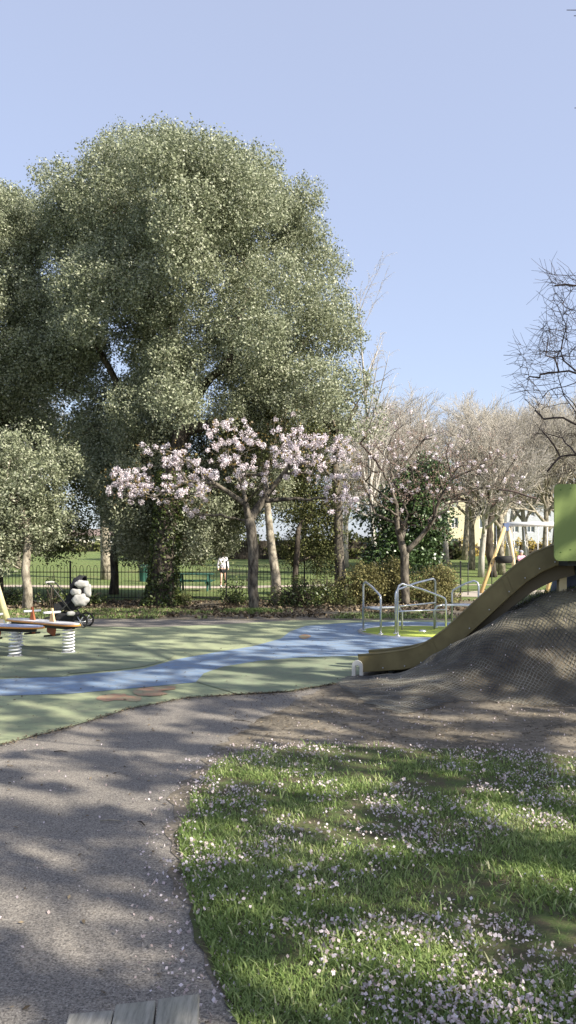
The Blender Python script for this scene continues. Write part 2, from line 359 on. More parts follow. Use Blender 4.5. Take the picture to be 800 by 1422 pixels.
def near_grass():
    n = 420000
    y = 1.9+(RS.rand(n)**1.35)*5.6; x = RS.uniform(-1.0, 1.0, n)*(.45*y+1.0)+.9
    k = vnoise(x, y, 2.2, 1)*.6+vnoise(x, y, 7, 2)*.4
    edge = np.minimum(1, 0*x+1)
    keep = inpoly(x, y, GPOLY) & (RS.rand(n) < np.clip((k-.33-.10*sst(5.2, 6.8, y))*3.4, .03, 1)) & (x > -1.2)
    x, y, k = x[keep], y[keep], k[keep]
    tone = np.clip(.15+.5*vnoise(x, y, 1.5, 5)+.35*RS.rand(len(x))+.12*(RS.rand(len(x)) > .93), 0, 1)
    o = blades('grass', x, y, 3*E, .012+.019*k-.005*sst(4, 7, y), .0050, M['grass'], col=tone); tag(o, 'short green grass beside the tarmac path', 'grass', kind='stuff')
    # sparser grass away from the view
    n = 60000; x, y = dens(n, -1, 9, -2, 8); k = vnoise(x, y, 2.2, 1); keep = inpoly(x, y, GPOLY) & (k > .3)
    o = blades('grass', x[keep], y[keep], 3*E, .05, .009, M['grass']); tag(o, 'sparse green grass around the lawn edge', 'grass', kind='stuff')
    # ragged strips of grass by the back path and tree feet
    n = 30000; x = RS.uniform(-16, 6, n); y = RS.uniform(19.6, 22.6, n); k = vnoise(x, y, .6, 8)
    keep = (k+.25*(x < -3.2)-.2*(x > -2)-.12*(y-20.6)) > .5; x, y = x[keep], y[keep]
    o = blades('grass', x, y, 2*E, .09, .02, M['grass']); tag(o, 'rough grass strip between back path and tree trunks', 'grass', kind='stuff')
    r = RS.randn(1800, 2)*[.35, .2]+[-.95, 21.6]; o = blades('grass', r[:, 0], r[:, 1], 2*E, .13, .02, M['grass']); tag(o, 'bright grass tuft at the cherry trunk foot', 'grass', kind='stuff')
    # crest tufts on the mound
    n = 5000; x = RS.uniform(2.9, 8, n); y = RS.uniform(9.6, 11.2, n); k = vnoise(x, y, 2, 3) > .35; x, y = x[k], y[k]
    o = blades('grass', x, y, mh(x, y)+.01, .07, .01, M['grass']); tag(o, 'dark grass tufts on top of the mound', 'grass', kind='stuff')
near_grass()
def litter_all():
    # fallen petals in drifts
    cl = 4200; cy = 2.0+(RS.rand(cl)**1.5)*5.4; cx = RS.uniform(-1, 1, cl)*(.42*cy+.4)+.6
    k = vnoise(cx, cy, 1.4, 21)*.5+vnoise(cx, cy, 4.5, 22)*.5
    kk = inpoly(cx, cy, GPOLY) & (RS.rand(cl) < np.clip((k-.36)*4, .05, 1)); cx, cy = cx[kk], cy[kk]
    m = 12; x = (cx[:, None]+RS.normal(0, .045, (len(cx), m))).ravel(); y = (cy[:, None]+RS.normal(0, .045, (len(cx), m))).ravel()
    z = 3*E+.012+RS.rand(len(x))*.028
    ex = np.array(GP); seg = RS.randint(3, len(ex)-1, 1100); t = RS.rand(1100); e = ex[seg]*(1-t[:, None])+ex[seg+1]*t[:, None]
    xe = e[:, 0]+RS.normal(-.04, .14, 1100); ye = e[:, 1]+RS.normal(0, .1, 1100)
    xb, yb = dens(650, 0, 4.5, 6.6, 8.4); xm, ym = dens(500, 1, 6, 8.2, 9.5)
    xp, yp = dens(260, -2.5, .3, 2.5, 7)
    X = np.concatenate([x, xe, xb, xm, xp]); Y = np.concatenate([y, ye, yb, ym, yp])
    Z = np.concatenate([z, 0*xe+.02, 0*xb+.016, mh(xm, ym)+.035, 0*xp+.010])
    p = np.stack([X, Y, Z], 1)
    nb = 2600; by = 2.0+(RS.rand(nb)**1.3)*5.2; bx = RS.uniform(-1, 1, nb)*(.42*by+.5)+.6; kb = vnoise(bx, by, 1.4, 21)*.5+vnoise(bx, by, 4.5, 22)*.5
    kb = inpoly(bx, by, GPOLY) & (kb > .47); bx = bx[kb]; by = by[kb]; c = np.stack([bx, by, 3*E+.02+.025*RS.rand(len(bx))], 1)
    nn = unit(RS.normal(size=(len(c), 3))+[0, 0, 1.]); ua = unit(np.cross(nn, RS.normal(size=(len(c), 3)))); ub = np.cross(nn, ua); R_ = RS.uniform(.008, .017, len(c))[:, None]; fl = []
    for k_ in range(5):
        th = k_*1.2566; dr = ua*math.cos(th)+ub*math.sin(th); sd_ = -ua*math.sin(th)+ub*math.cos(th)
        fl.append(np.stack([c, c+dr*R_*.6-sd_*R_*.4+nn*R_*.3, c+dr*R_*1.05+nn*R_*.25, c+dr*R_*.6+sd_*R_*.4+nn*R_*.3], 1))
    fl = np.stack(fl, 1).reshape(-1, 3)
    o = fastmesh('petals', np.concatenate([leaf_quads(p, .0135, .8, .6, .7), fl]), 4, M['petal']); tag(o, 'fallen pale pink cherry petals scattered over grass and soil', 'petals', kind='stuff')
    x, y = dens(14000, -15, 9, 19.7, 27); k = vnoise(x, y, .8, 4) > .3; x, y = x[k], y[k]
    x2, y2 = dens(1500, -3, 1, 2.5, 8.5); k2 = ~inpoly(x2, y2, GPOLY); x2, y2 = x2[k2], y2[k2]; kk = RS.rand(len(x2)) < .3; x2, y2 = x2[kk], y2[kk]
    p = np.stack([x, y, .02+RS.rand(len(x))*.05], 1); q = leaf_quads(p, .11, .6, 1.0)
    p2 = np.stack([x2, y2, 0*x2+.012], 1); q2 = leaf_quads(p2, .028, .5, 2.5)
    x3, y3 = dens(2600, -.6, 6, 6.5, 9.2); k3 = ~inpoly(x3, y3, GPOLY); x3, y3 = x3[k3], y3[k3]
    q3 = leaf_quads(np.stack([x3, y3, mh(x3, y3)+.016], 1), .03, .35, 2)
    ed = np.array([(-6, 7.0)]+[G(*p) for p in [(0, 1036), (100, 1010), (180, 985), (260, 970), (320, 966), (400, 962), (470, 950), (520, 944)]]); sg = RS.randint(0, len(ed)-1, 1500); t4 = RS.rand(1500)[:, None]
    e4 = ed[sg]*(1-t4)+ed[sg+1]*t4; e4 = e4+np.abs(RS.normal(0, .07, (1500, 1)))*[.25, -1]+RS.normal(0, .02, (1500, 2)); q4 = leaf_quads(np.concatenate([e4, np.full((1500, 1), .024)], 1), .026, .5, 2.5, .6)
    x5, y5 = dens(700, -6, 5, 8.5, 17); q5 = leaf_quads(np.stack([x5, y5, 0*x5+.03], 1)[~((x5 > 1) & (y5 < 13))], .03, .5, 2.5, .6)
    o = fastmesh('leaf_litter', np.concatenate([q, q2, q3, q4, q5]), 4, M['litter']); tag(o, 'dry brown leaf litter under the trees and on bare soil', 'leaf litter', kind='stuff')
litter_all()
# a few fallen twigs on the path
for (x, y, a, L, lab) in [(155, 1143, .0, .14, 'pale straight fallen stick lying across the shaded path'), (196, 1146, 2.2, .09, 'small dark fallen twig just right of the pale stick on the path'), (337, 1003, -.5, .2, 'dark crooked twig on the tarmac near the bare soil'), (85, 1046, -.1, .12, 'short dark twig near the left edge of the path')]:
    gx, gy = G(x, y); d = Vector((math.cos(a), math.sin(a), 0)); c = Vector((gx, gy, .014))
    tag(MB().tube([c-d*L/2, c+Vector((0, .01, .003)), c+d*L/2+Vector((0, -.01, 0))], [.004, .005, .002], 6).build('fallen_twig', M['bark_pale'] if 'pale straight' in lab else M['bark_dark']), lab, 'twig', 'fallen twigs on the tarmac')

# ------------------------------------------------------------------ tree tools
def colonize(roots, targets, seg=.3, jit=.04, bias=.25, rtip=.006, rmax=None, power=.5):
    """roots: list of (polyline) starting trunks, connected: first polyline starts at base; each next starts at some existing node."""
    pos = []; par = []; dist = []
    def nearest(p): return int(np.argmin(np.linalg.norm(np.array(pos)-p, axis=1)))
    def addline(start, pts, root=False):
        cur = start
        for p in pts:
            p = np.array(p, float); a = np.array(pos[cur]) if cur >= 0 else p
            L = np.linalg.norm(p-a); k = max(1, int(round(L/seg)))
            for s in range(1, k+1):
                q = a+(p-a)*(s/k)+(RS.normal(0, jit*(.35 if root else 1), 3) if s < k else 0)
                pos.append(q); par.append(cur); dist.append((dist[cur] if cur >= 0 else 0)+L/k); cur = len(pos)-1
        return cur
    for i, r in enumerate(roots):
        if i == 0:
            pos.append(np.array(r[0], float)); par.append(-1); dist.append(0); addline(0, r[1:], True); n1 = len(pos)
        else: addline(nearest(np.array(r[0], float)), r[1:], True)
    tops = len(pos); base = np.array(roots[0][-1], float)
    T = np.array(targets, float); order = np.argsort(np.linalg.norm(T-base, axis=1)+RS.normal(0, .15, len(T)))
    tips = []
    nlow = max(1, len(roots[0])*1)
    for i in order:
        A = np.array(pos); d = np.linalg.norm(A-T[i], axis=1)
        cost = d+bias*np.array(dist)
        zpen = np.clip(A[:, 2]-T[i][2], 0, None)*.5
        j = int(np.argmin(cost+zpen))
        tips.append(addline(j, [A[j]*.45+T[i]*.55+np.array([0, 0, .06*d[j]])*(1 if d[j] > .5 else 0), T[i]]))
    n = len(pos); w = np.zeros(n); ch = [[] for _ in range(n)]
    for i in range(n):
        if par[i] >= 0: ch[par[i]].append(i)
    for i in range(n-1, -1, -1):
        if not ch[i]: w[i] = 1
        if par[i] >= 0: w[par[i]] += w[i]
    rad = rtip*np.power(w, power)
    if rmax: rad = rad*(1-(w/w.max())**2)+(rad/rad.max()*rmax)*(w/w.max())**2
    if rmax:
        for i in range(tops): rad[i] = max(rad[i], rmax*(1-.4*i/n1)) if i < n1 else max(rad[i], rmax*.22)
    if rmax:
        for i in range(n):
            if ch[i] and rad[i] > .12*rmax:
                cs = sorted(ch[i], key=lambda k: -w[k]); rad[cs[0]] = max(rad[cs[0]], rad[i]*.89)
                if i > 2 and len(cs) > 1 and w[cs[1]] > 6: rad[cs[1]] = max(rad[cs[1]], rad[i]*.66)
    paths = []
    stack = [(0, -1)]
    while stack:
        i, pr = stack.pop(); line = [pos[pr], pos[i]] if pr >= 0 else [pos[i]]; rr = [min(rad[i]*1.1, rad[pr]), rad[i]] if pr >= 0 else [rad[i]]
        cur = i
        while ch[cur]:
            c = sorted(ch[cur], key=lambda k: -w[k])
            for o in c[1:]: stack.append((o, cur))
            cur = c[0]; line.append(pos[cur]); rr.append(rad[cur])
        if len(line) > 1: paths.append((line, rr))
    return paths, [pos[t] for t in tips]
def grow(p, d, L, r, lvl, cfg, out, tips, rnd):
    n = cfg['seg']; pts = [p]; rr = [r]; q = p; dd = d; r1 = r*cfg.get('taper', .45)
    for i in range(n):
        w = cfg['wob']*(1+.4*lvl); tr = cfg['trop'][min(lvl, len(cfg['trop'])-1)]
        dd = (dd+Vector((rnd.gauss(0, w), rnd.gauss(0, w), rnd.gauss(0, w)+tr))).normalized(); q = q+dd*(L/n); pts.append(q); rr.append(r+(r1-r)*(i+1)/n)
    out.append((pts, rr))
    if lvl >= cfg['lv']: tips.append(q); return
    k = cfg['kids'][lvl]
    for i in range(k):
        t = cfg['t0'][min(lvl, len(cfg['t0'])-1)]; t = t+(1-t)*(i+rnd.random())/k; j = min(n-1, int(t*n)); f = t*n-j
        b = pts[j].lerp(pts[j+1], f); ax = (pts[j+1]-pts[j]).normalized()
        s = ax.orthogonal().normalized(); from mathutils import Quaternion
        s = Quaternion(ax, rnd.uniform(0, 6.283)+i*2.4) @ s; an = rnd.uniform(*cfg['ang'])
        nd = (ax*math.cos(an)+s*math.sin(an)).normalized()
        grow(b, nd, L*rnd.uniform(*cfg['lr'])*(1.15-.4*t), max(cfg['rmin'], (rr[j]*.62)), lvl+1, cfg, out, tips, rnd)
def tubes_mesh(paths, thin=.02):
    b = MB()
    for pts, rr in paths: b.tube(pts, rr, 3 if rr[0] < thin else (5 if rr[0] < .05 else 10), cap=rr[0] >= thin)
    return b
def lobes_leaves(lobes, per, leaf, sprig=.16, nl=12, outb=.5):
    out = []
    for c, r in lobes:
        r = np.array([r, r, r*.8]) if np.isscalar(r) else np.array(r)
        n = max(3, int(per*(r[0]*r[1])**1.0)); d = unit(RS.normal(size=(n, 3)))
        rad = RS.uniform(.55, 1.08, n)[:, None]
        s = np.array(c)+d*r*rad
        p = s[:, None]+RS.normal(0, sprig, (n, nl, 3)); o = np.repeat(d[:, None], nl, 1)*outb
        out.append(leaf_quads(p.reshape(-1, 3), leaf, .55, .5, .4, o.reshape(-1, 3)))
    return np.concatenate(out)

# holm oak ---------------------------------------------------------------
def profile_lobes(prof, D, depth, n, r, gaps=(), shell=(.45, .97)):
    ys = [p[0] for p in prof]; L = [p[1] for p in prof]; R = [p[2] for p in prof]; out = []; tries = 0
    while len(out) < n and tries < n*40:
        tries += 1
        y = random.uniform(ys[0], ys[-1]); l = np.interp(y, ys, L); rr = np.interp(y, ys, R)
        rp = r*F/D; l += rp*.55; rr -= rp*.55
        if rr <= l: l = rr = (l+rr)/2
        th = random.uniform(0, 2*math.pi); k = random.uniform(*shell)
        u = math.cos(th)*k; v = math.sin(th)*k; x = (l+rr)/2+(rr-l)/2*u
        if v > .6 and random.random() < .6: continue
        if any(((x-gx)/ga)**2+((y-gy)/gb)**2 < 1 for gx, gy, ga, gb in gaps): continue
        dd = D+depth*v*min(1, (rr-l)/220+.25)*(1 if y < 585 else .55)+(0 if y < 585 else .6)
        q = P(x, y, dd); out.append((q, r*random.uniform(.55, 1.35)))
    return out
def leafy_tree(name, base, trunkpts, tr, lobes, per, leaf, lm, bm, label, cat='tree', group=None, nlimb=60, sprig=.17, rt=.02, nl=12):
    t = empty(name, base, label, cat, group)
    L = random.sample(lobes, min(nlimb, len(lobes)))
    paths, _ = colonize([trunkpts], [tuple(c) for c, r in L], .6, .07, .35, rt, tr)
    # root flare
    p0, r0 = paths[0]; r0[0] = r0[0]*1.35
    tubes_mesh(paths, .01).build('trunk', bm, t)
    fastmesh('crown', lobes_leaves(lobes, per, leaf, sprig, nl), 4, lm, t); return t
prof = [(204, 130, 350), (224, 84, 392), (256, 52, 425), (300, 36, 460), (350, 45, 485), (420, 40, 508), (500, 44, 518), (560, 62, 508), (620, 80, 495), (680, 110, 440), (730, 130, 370), (765, 165, 320)]
gaps = [(182, 500, 13, 30), (152, 440, 12, 10), (268, 480, 10, 24), (362, 350, 10, 16), (300, 540, 10, 18), (192, 450, 10, 16)]
b = G(224, 843); b = (b[0], b[1], 0)
EXTRA = profile_lobes([(250, 60, 150), (330, 48, 150), (430, 44, 140), (520, 50, 150), (620, 60, 170)], 27.5, 2.5, 46, .8)
lo = profile_lobes(prof, 26.5, 5.0, 440, .80, gaps, (.3, 1.0))+EXTRA
leafy_tree('holm_oak', b, [b, (b[0]+.05, b[1], 1.2), (b[0]+.1, b[1]+.3, 2.6), (b[0]+.3, b[1]+.8, 4.5), (-3.2, 26, 7)], .36, lo, 165, .080, M['oak_leaf'], M['bark_dark'], 'tall broad evergreen oak with a dense pale green crown behind the blossoming cherry', nlimb=150, sprig=.10, nl=17, rt=.015)
prof = [(268, -60, 0), (300, -110, 60), (350, -130, 90), (400, -150, 95), (470, -150, 105), (540, -150, 112), (600, -150, 100), (640, -150, 70)]
lo = profile_lobes(prof, 30, 4.5, 150, .95, [(8, 595, 26, 32), (70, 600, 20, 20)])
b = (-13.2, 30.5, 0)
leafy_tree('holm_oak', b, [b, (-13.1, 30.5, 3), (-12.8, 30.5, 7)], .34, lo, 120, .088, M['oak_leaf'], M['bark_dark'], 'tall evergreen oak cut off by the left edge of the photo', nlimb=60, sprig=.11, nl=17)
prof = [(612, -40, 60), (640, -80, 110), (680, -90, 125), (720, -90, 120), (760, -90, 105), (775, -60, 70)]
lo = profile_lobes(prof, 22.5, 1.9, 75, .62, [(10, 670, 10, 10)])
b = (*G(38, 848), 0)
leafy_tree('evergreen_tree', b, [b, (b[0]+.02, b[1], .6), (b[0]-.06, b[1], 1.1), (b[0]-.02, b[1]+.1, 1.9), (b[0]-.25, b[1]+.2, 3.0)], .125, lo, 95, .08, M['oak_leaf'], M['bark_pale'], 'small low-crowned evergreen tree with a pale mottled trunk beside the pushchair', nlimb=40, sprig=.085, rt=.012, nl=16)
# dark low foliage hanging round the oak trunk and behind it
prof = [(640, 60, 330), (700, 100, 360), (740, 120, 350), (765, 130, 330)]
lo = profile_lobes(prof, 31.5, 1.6, 85, .8)
b = (-7.0, 31.8, 0)
leafy_tree('evergreen_tree', b, [b, (b[0], b[1], 1.5), (-6.6, 31.6, 3)], .16, lo, 70, .11, M['olive_leaf'], M['bark_dark'], 'shaded olive green tree directly behind the thick oak trunk', nlimb=30)
prof = [(560, -60, 60), (620, -60, 110), (700, -60, 140), (765, -60, 130)]
lo = profile_lobes(prof, 33, 2.0, 60, .9)
b = (-12.2, 33.4, 0)
leafy_tree('evergreen_tree', b, [b, (b[0], b[1], 1.5), (-12, 33.4, 3)], .16, lo, 60, .12, M['olive_leaf'], M['bark_dark'], 'dense olive tree filling the background at the left edge', nlimb=30)
prof = [(640, 385, 470), (690, 372, 485), (740, 372, 480), (790, 380, 470)]
lo = profile_lobes(prof, 26.2, 1.2, 46, .5)
b = (*G(410, 838), 0)
leafy_tree('holly_tree', b, [b, (b[0], b[1], 1), (b[0]+.1, b[1], 2.4)], .1, lo, 170, .08, M['olive_leaf'], M['bark_dark'], 'dull green holly between the pale trunk and the grey trunk', nlimb=30, sprig=.12)
prof = [(650, 585, 612), (676, 530, 622), (705, 495, 630), (740, 480, 636), (790, 480, 636)]
lo = profile_lobes(prof, 29, 1.8, 80, .6)
b = (4.2, 29.2, 0)
leafy_tree('laurel_tree', b, [b, (b[0], b[1], 1.2), (b[0]+.1, b[1], 2.6)], .12, lo, 85, .13, M['dark_leaf'], M['bark_dark'], 'dark glossy laurel behind the forked bare cherry', nlimb=30, sprig=.15)

# standing trunks without visible crowns of their own
def trunk_tree(name, x, yb, D, pts, r, bm, label, fol=None, cat='tree'):
    b = P(x, yb, D); b.z = 0
    t = empty(name, b, label, cat)
    line = [b]+[P(px_, py_, D) for px_, py_ in pts]; k = len(line)
    path = [(line, [r*(1.25-.6*i/(k-1)) if i else r*1.35 for i in range(k)])]
    tip = line[-1]; rnd = random.Random(x)
    for j in range(7):
        path.append(([tip, tip+Vector((rnd.uniform(-.8, .8), rnd.uniform(-.5, .5), rnd.uniform(.5, 1.2))), tip+Vector((rnd.uniform(-1.8, 1.8), rnd.uniform(-1, 1), rnd.uniform(1.4, 2.6)))], [r*.4, r*.25, .012]))
    tubes_mesh(path).build('trunk', bm, t)
    if fol:
        l = [(Vector((tip.x+rnd.uniform(-1.3, 1.3), D+rnd.uniform(-.7, .9), tip.z+rnd.uniform(.2, 2.2))), rnd.uniform(.4, .6)) for _ in range(14)]
        fastmesh('crown', lobes_leaves(l, 110, .09, .13), 4, fol, t)
    return t
trunk_tree('evergreen_tree', 384, 836, 25.2, [(383, 800), (377, 760), (374, 730), (370, 690), (368, 660)], .13, M['bark_pale'], 'slender tree with a pale trunk just right of the blossoming cherry', M['olive_leaf'])
trunk_tree('evergreen_tree', 473, 832, 26.4, [(472, 790), (470, 750), (470, 700), (465, 650), (470, 610)], .16, M['bark_grey'], 'straight grey trunk rising at the left end of the hedge', M['oak_leaf'])
# bushes
def bush(name, x, yt, w, D, label, lm, n=22, leaf=.08, r=.3, per=260, stems=14, cat='shrub', group=None):
    b = P(x, 0, D); b.z = 0; t = empty(name, b, label, cat, group)
    W = w/F*D/2; H = EYE-(yt-HZ)/F*D
    lo = []
    for _ in range(n):
        a = random.uniform(0, 6.28); k = random.random()**.5
        z = random.uniform(.12, 1)*H*(1-.35*k*k); lo.append((Vector((b.x+math.cos(a)*k*W*.85, D+math.sin(a)*k*W*.6, max(r*.5, z-r*.5))), r*random.uniform(.7, 1.3)))
    paths = []
    for _ in range(stems):
        c, _r = random.choice(lo); q = Vector((b.x+random.uniform(-.3, .3)*W, D+random.uniform(-.2, .2), 0)); e = c+Vector((random.uniform(-.2, .2), 0, random.uniform(.1, .35)))
        paths.append(([q, q.lerp(e, .5)+Vector((0, 0, .1)), e], [.018, .012, .005]))
    tubes_mesh(paths, .01).build('stems', M['bark_dark'], t)
    fastmesh('foliage', lobes_leaves(lo, per, leaf, .09, 10), 4, lm, t); return t
HG = 'shrubs along the back of the playground'
bush('shrub', 505, 776, 62, 25, 'rounded olive hedge shrub behind the left roundabout handrail', M['bush_leaf'], 26, group=HG)
bush('shrub', 543, 772, 50, 25.3, 'taller olive shrub left of the forked trunk foot', M['bush_leaf'], 24, group=HG)
bush('shrub', 598, 783, 80, 25.5, 'low reddish olive shrub right of the forked trunk foot', M['bush_leaf'], 28, group=HG)
bush('shrub', 420, 800, 90, 24, 'tangled dark bramble clump between cherry trunk and grey trunk', M['ivy_leaf'], 22, .08, .28, 120, 60, group=HG)
bush('shrub', 445, 790, 60, 25, 'upright twiggy shrub left of the grey trunk', M['olive_leaf'], 16, .07, .28, 110, 60, group=HG)
bush('shrub', 325, 806, 44, 25, 'small dark shrub at the fence left of the cherry trunk', M['ivy_leaf'], 14, .08, .22, 160, 14, group=HG)
bush('shrub', 243, 818, 38, 24.2, 'ivy clump growing at the right foot of the oak trunk', M['olive_leaf'], 16, .08, .2, 220, 8, group=HG)
bush('shrub', 120, 826, 60, 24.8, 'low dark ivy patch right behind the pushchair', M['ivy_leaf'], 16, .08, .2, 120, 10, group=HG)
bush('shrub', 72, 800, 50, 23.2, 'leggy sapling with few leaves between pale trunk and pushchair', M['ivy_leaf'], 10, .09, .18, 60, 16, group=HG)
bush('shrub', 8, 812, 60, 24.5, 'low shrub at the far left below the small evergreen', M['ivy_leaf'], 18, .08, .22, 160, 10, group=HG)
bush('shrub', 475, 812, 40, 24.3, 'low green weeds at the foot of the grey trunk', M['olive_leaf'], 12, .08, .16, 220, 6, group=HG)
# ivy on oak trunk
def ivy():
    b = G(224, 843); n = 5200; z = RS.rand(n)**1.2*4.2; a = RS.uniform(0, 6.28, n); r = .36+RS.rand(n)*.14+.22*np.exp(-z*3)
    p = np.stack([b[0]+.06*z+np.cos(a)*r, b[1]+.12*z+np.sin(a)*r, z+.02], 1)
    o = fastmesh('ivy', leaf_quads(p, .085, .8, 0), 4, M['ivy_leaf']); tag(o, 'dark ivy climbing the thick oak trunk', 'ivy')
ivy()

# blossoming cherry ---------------------------------------------------------
def blossom(tips, per, rad, size):
    t = np.array([tuple(p) for p in tips]); t = t+RS.normal(0, rad*.55, t.shape); d = unit(RS.normal(size=(len(t), per, 3))); p = t[:, None]+d*rad*RS.uniform(.5, 1.05, (len(t), per, 1))
    return leaf_quads(p.reshape(-1, 3), size, .85, 0, .3, d.reshape(-1, 3)*1.3)
def cherry():
    b = Vector((*G(353, 850), 0)); D = b.y
    t = empty('cherry_tree', b, 'cherry tree covered in pale pink blossom with a grey trunk in front of the oak', 'tree')
    areas = [(150, 205, 652, 688, 60, 0), (168, 290, 672, 698, 70, 0), (200, 290, 640, 680, 50, 0), (228, 262, 618, 640, 26, 0), (192, 230, 620, 632, 12, 0), (252, 284, 706, 718, 14, 0), (262, 340, 640, 678, 55, .1),
             (290, 350, 585, 640, 70, .1), (340, 420, 596, 650, 60, .2), (370, 440, 640, 664, 26, .2), (390, 490, 603, 640, 110, .2), (440, 495, 640, 668, 30, .2), (450, 497, 668, 716, 40, .2), (350, 380, 655, 690, 12, .1), (300, 440, 575, 600, 16, .2)]
    tg = []
    for x0, x1, y0, y1, n, _ in areas:
        for _ in range(int(n*.6)):
            x = random.uniform(x0, x1); y = random.uniform(y0, y1)
            w = 1-abs((x-330)/190); tg.append(P(x, y, D+random.uniform(-1, 1)*(.5+1.3*max(0, w))))
    roots = [[b, P(351, 800, D), P(352, 760, D), P(349, 735, D)], [P(349, 735, D), P(341, 700, D-.1), P(338, 680, D)], [P(349, 728, D), P(358, 705, D+.2), P(372, 685, D+.3)], [P(341, 700, D-.1), P(300, 672, D-.5), P(260, 668, D-.6), P(215, 690, D-.6)],
             [P(372, 685, D+.3), P(400, 650, D), P(440, 640, D)], [P(440, 640, D), P(468, 672, D-.3)], [P(338, 680, D), P(320, 640, D-.3)], [P(300, 672, D-.5), P(262, 640, D-.4)]]
    paths, tips = colonize(roots, tg, .22, .025, .3, .0050, .145)
    tubes_mesh(paths, .02).build('trunk', M['bark_grey'], t)
    fastmesh('blossom', blossom([q for q in tips for _ in (0, 1) if random.random() < .62], 44, .088, .042), 4, M['blossom'], t)
    fastmesh('young_leaves', blossom(random.sample(tips, 300), 4, .2, .07), 4, leafmat('bronze_leaf', [(0, (.12, .07, .03)), (1, (.25, .2, .07))]), t)
cherry()
def cherry2():
    D = 24.6; b = P(563, 0, D); b.z = 0
    t = empty('cherry_tree', b, 'forked nearly bare cherry with dark branches behind the roundabout', 'tree')
    tg = []
    for x0, x1, y0, y1, n in [(500, 640, 590, 690, 240), (490, 560, 600, 720, 80), (560, 730, 615, 705, 190), (540, 640, 640, 740, 60), (500, 600, 560, 620, 40), (620, 700, 590, 650, 40)]:
        for _ in range(n): tg.append(P(random.uniform(x0, x1), random.uniform(y0, y1), D+random.uniform(-1.8, 1.8)))
    roots = [[b, P(562, 800, D), P(562, 768, D)], [P(562, 768, D), P(552, 735, D), P(551, 700, D), P(540, 670, D)], [P(562, 768, D), P(585, 745, D-.1), P(602, 722, D-.1), P(610, 695, D-.2)], [P(540, 670, D), P(522, 640, D), P(500, 615, D)], [P(610, 697, D-.2), P(640, 685, D-.4), P(672, 677, D-.5), P(710, 682, D-.6), P(745, 692, D-.7)], [P(614, 694, D-.2), P(628, 665, D-.4), P(650, 655, D-.5), P(672, 642, D-.5)], [P(551, 700, D), P(535, 690, D-.3), P(508, 668, D-.5)], [P(540, 670, D), P(565, 640, D+.3), P(590, 610, D+.3)]]
    paths, tips = colonize(roots, tg, .22, .03, .3, .0055, .135)
    tubes_mesh([p for p in paths if p[1][0] > .03], .02).build('trunk', M['bark_grey'], t); tubes_mesh([p for p in paths if p[1][0] <= .03], .02).build('crown', M['twig_dark'], t)
    fastmesh('blossom', blossom(random.sample(tips, 120), 18, .07, .05), 4, M['blossom'], t)
    fastmesh('buds', blossom(tips, 8, .12, .035), 4, leafmat('bud', [(0, (.2, .12, .1)), (1, (.4, .28, .22))]), t)
cherry2()
def cherry3():
    D = 50; b = P(686, 0, D); b.z = gz(D)
    t = empty('bare_tree', b, 'dark leaning bare tree with arching limbs left of the swings', 'tree')
    tg = [P(random.uniform(610, 750), random.uniform(630, 700), D+random.uniform(-2, 2)) for _ in range(170)]
    roots = [[b, P(680, 770, D), P(678, 735, D), P(684, 700, D), P(676, 676, D)], [P(676, 676, D), P(655, 676, D), P(632, 690, D), P(616, 697, D)], [P(676, 676, D), P(700, 678, D), P(728, 692, D)], [P(676, 676, D), P(700, 660, D), P(725, 655, D)], [P(632, 690, D), P(628, 665, D), P(650, 650, D)]]
    paths, tips = colonize(roots, tg, .45, .05, .3, .014, .25)
    tubes_mesh(paths, .02).build('trunk', M['bark_dark'], t)
cherry3()
def right_tree():
    D = 17; b = Vector((8.4, D, 0))
    t = empty('bare_tree', b, 'dark leafless tree reaching in from the right edge of the photo', 'tree')
    tg = []
    for y0, y1, xl, n in [(380, 440, 765, 60), (440, 500, 750, 70), (470, 560, 722, 80), (560, 610, 738, 30), (600, 660, 765, 30), (340, 640, 805, 150)]:
        for _ in range(n): tg.append(P(xl+abs(random.gauss(0, 60)) if xl < 800 else random.uniform(805, 1100), random.uniform(y0, y1), D+random.uniform(-1.8, 1.8)))
    roots = [[b, (8.5, D, 2), (8.3, D, 3.2)], [(8.3, D, 3.2), P(860, 600, D), P(805, 592, D), P(782, 580, D), P(755, 582, D)], [(8.3, D, 3.2), P(890, 540, D), P(830, 530, D), P(790, 515, D), P(750, 520, D)], [(8.3, D, 3.2), P(940, 480, D), P(880, 420, D), P(820, 400, D), P(785, 395, D)],
             [(8.5, D, 2.2), P(880, 660, D-.3), P(830, 645, D-.4), P(800, 632, D-.4), P(778, 634, D-.4), P(760, 655, D-.4)], [(8.3, D, 3.2), P(960, 400, D)]]
    paths, tips = colonize(roots, tg, .2, .045, .18, .0042, .10)
    for e in tips:                       # fine end twigs
        for _ in range(3):
            d = Vector((random.gauss(-.12, .2), random.gauss(0, .2), random.gauss(.04, .18))); e = Vector(e); paths.append(([e, e+d*.5+Vector((random.gauss(0, .03), 0, random.gauss(0, .035))), e+d], [.005, .004, .003]))
    tubes_mesh(paths, .02).build('trunk', M['twig_dark'], t)
right_tree()
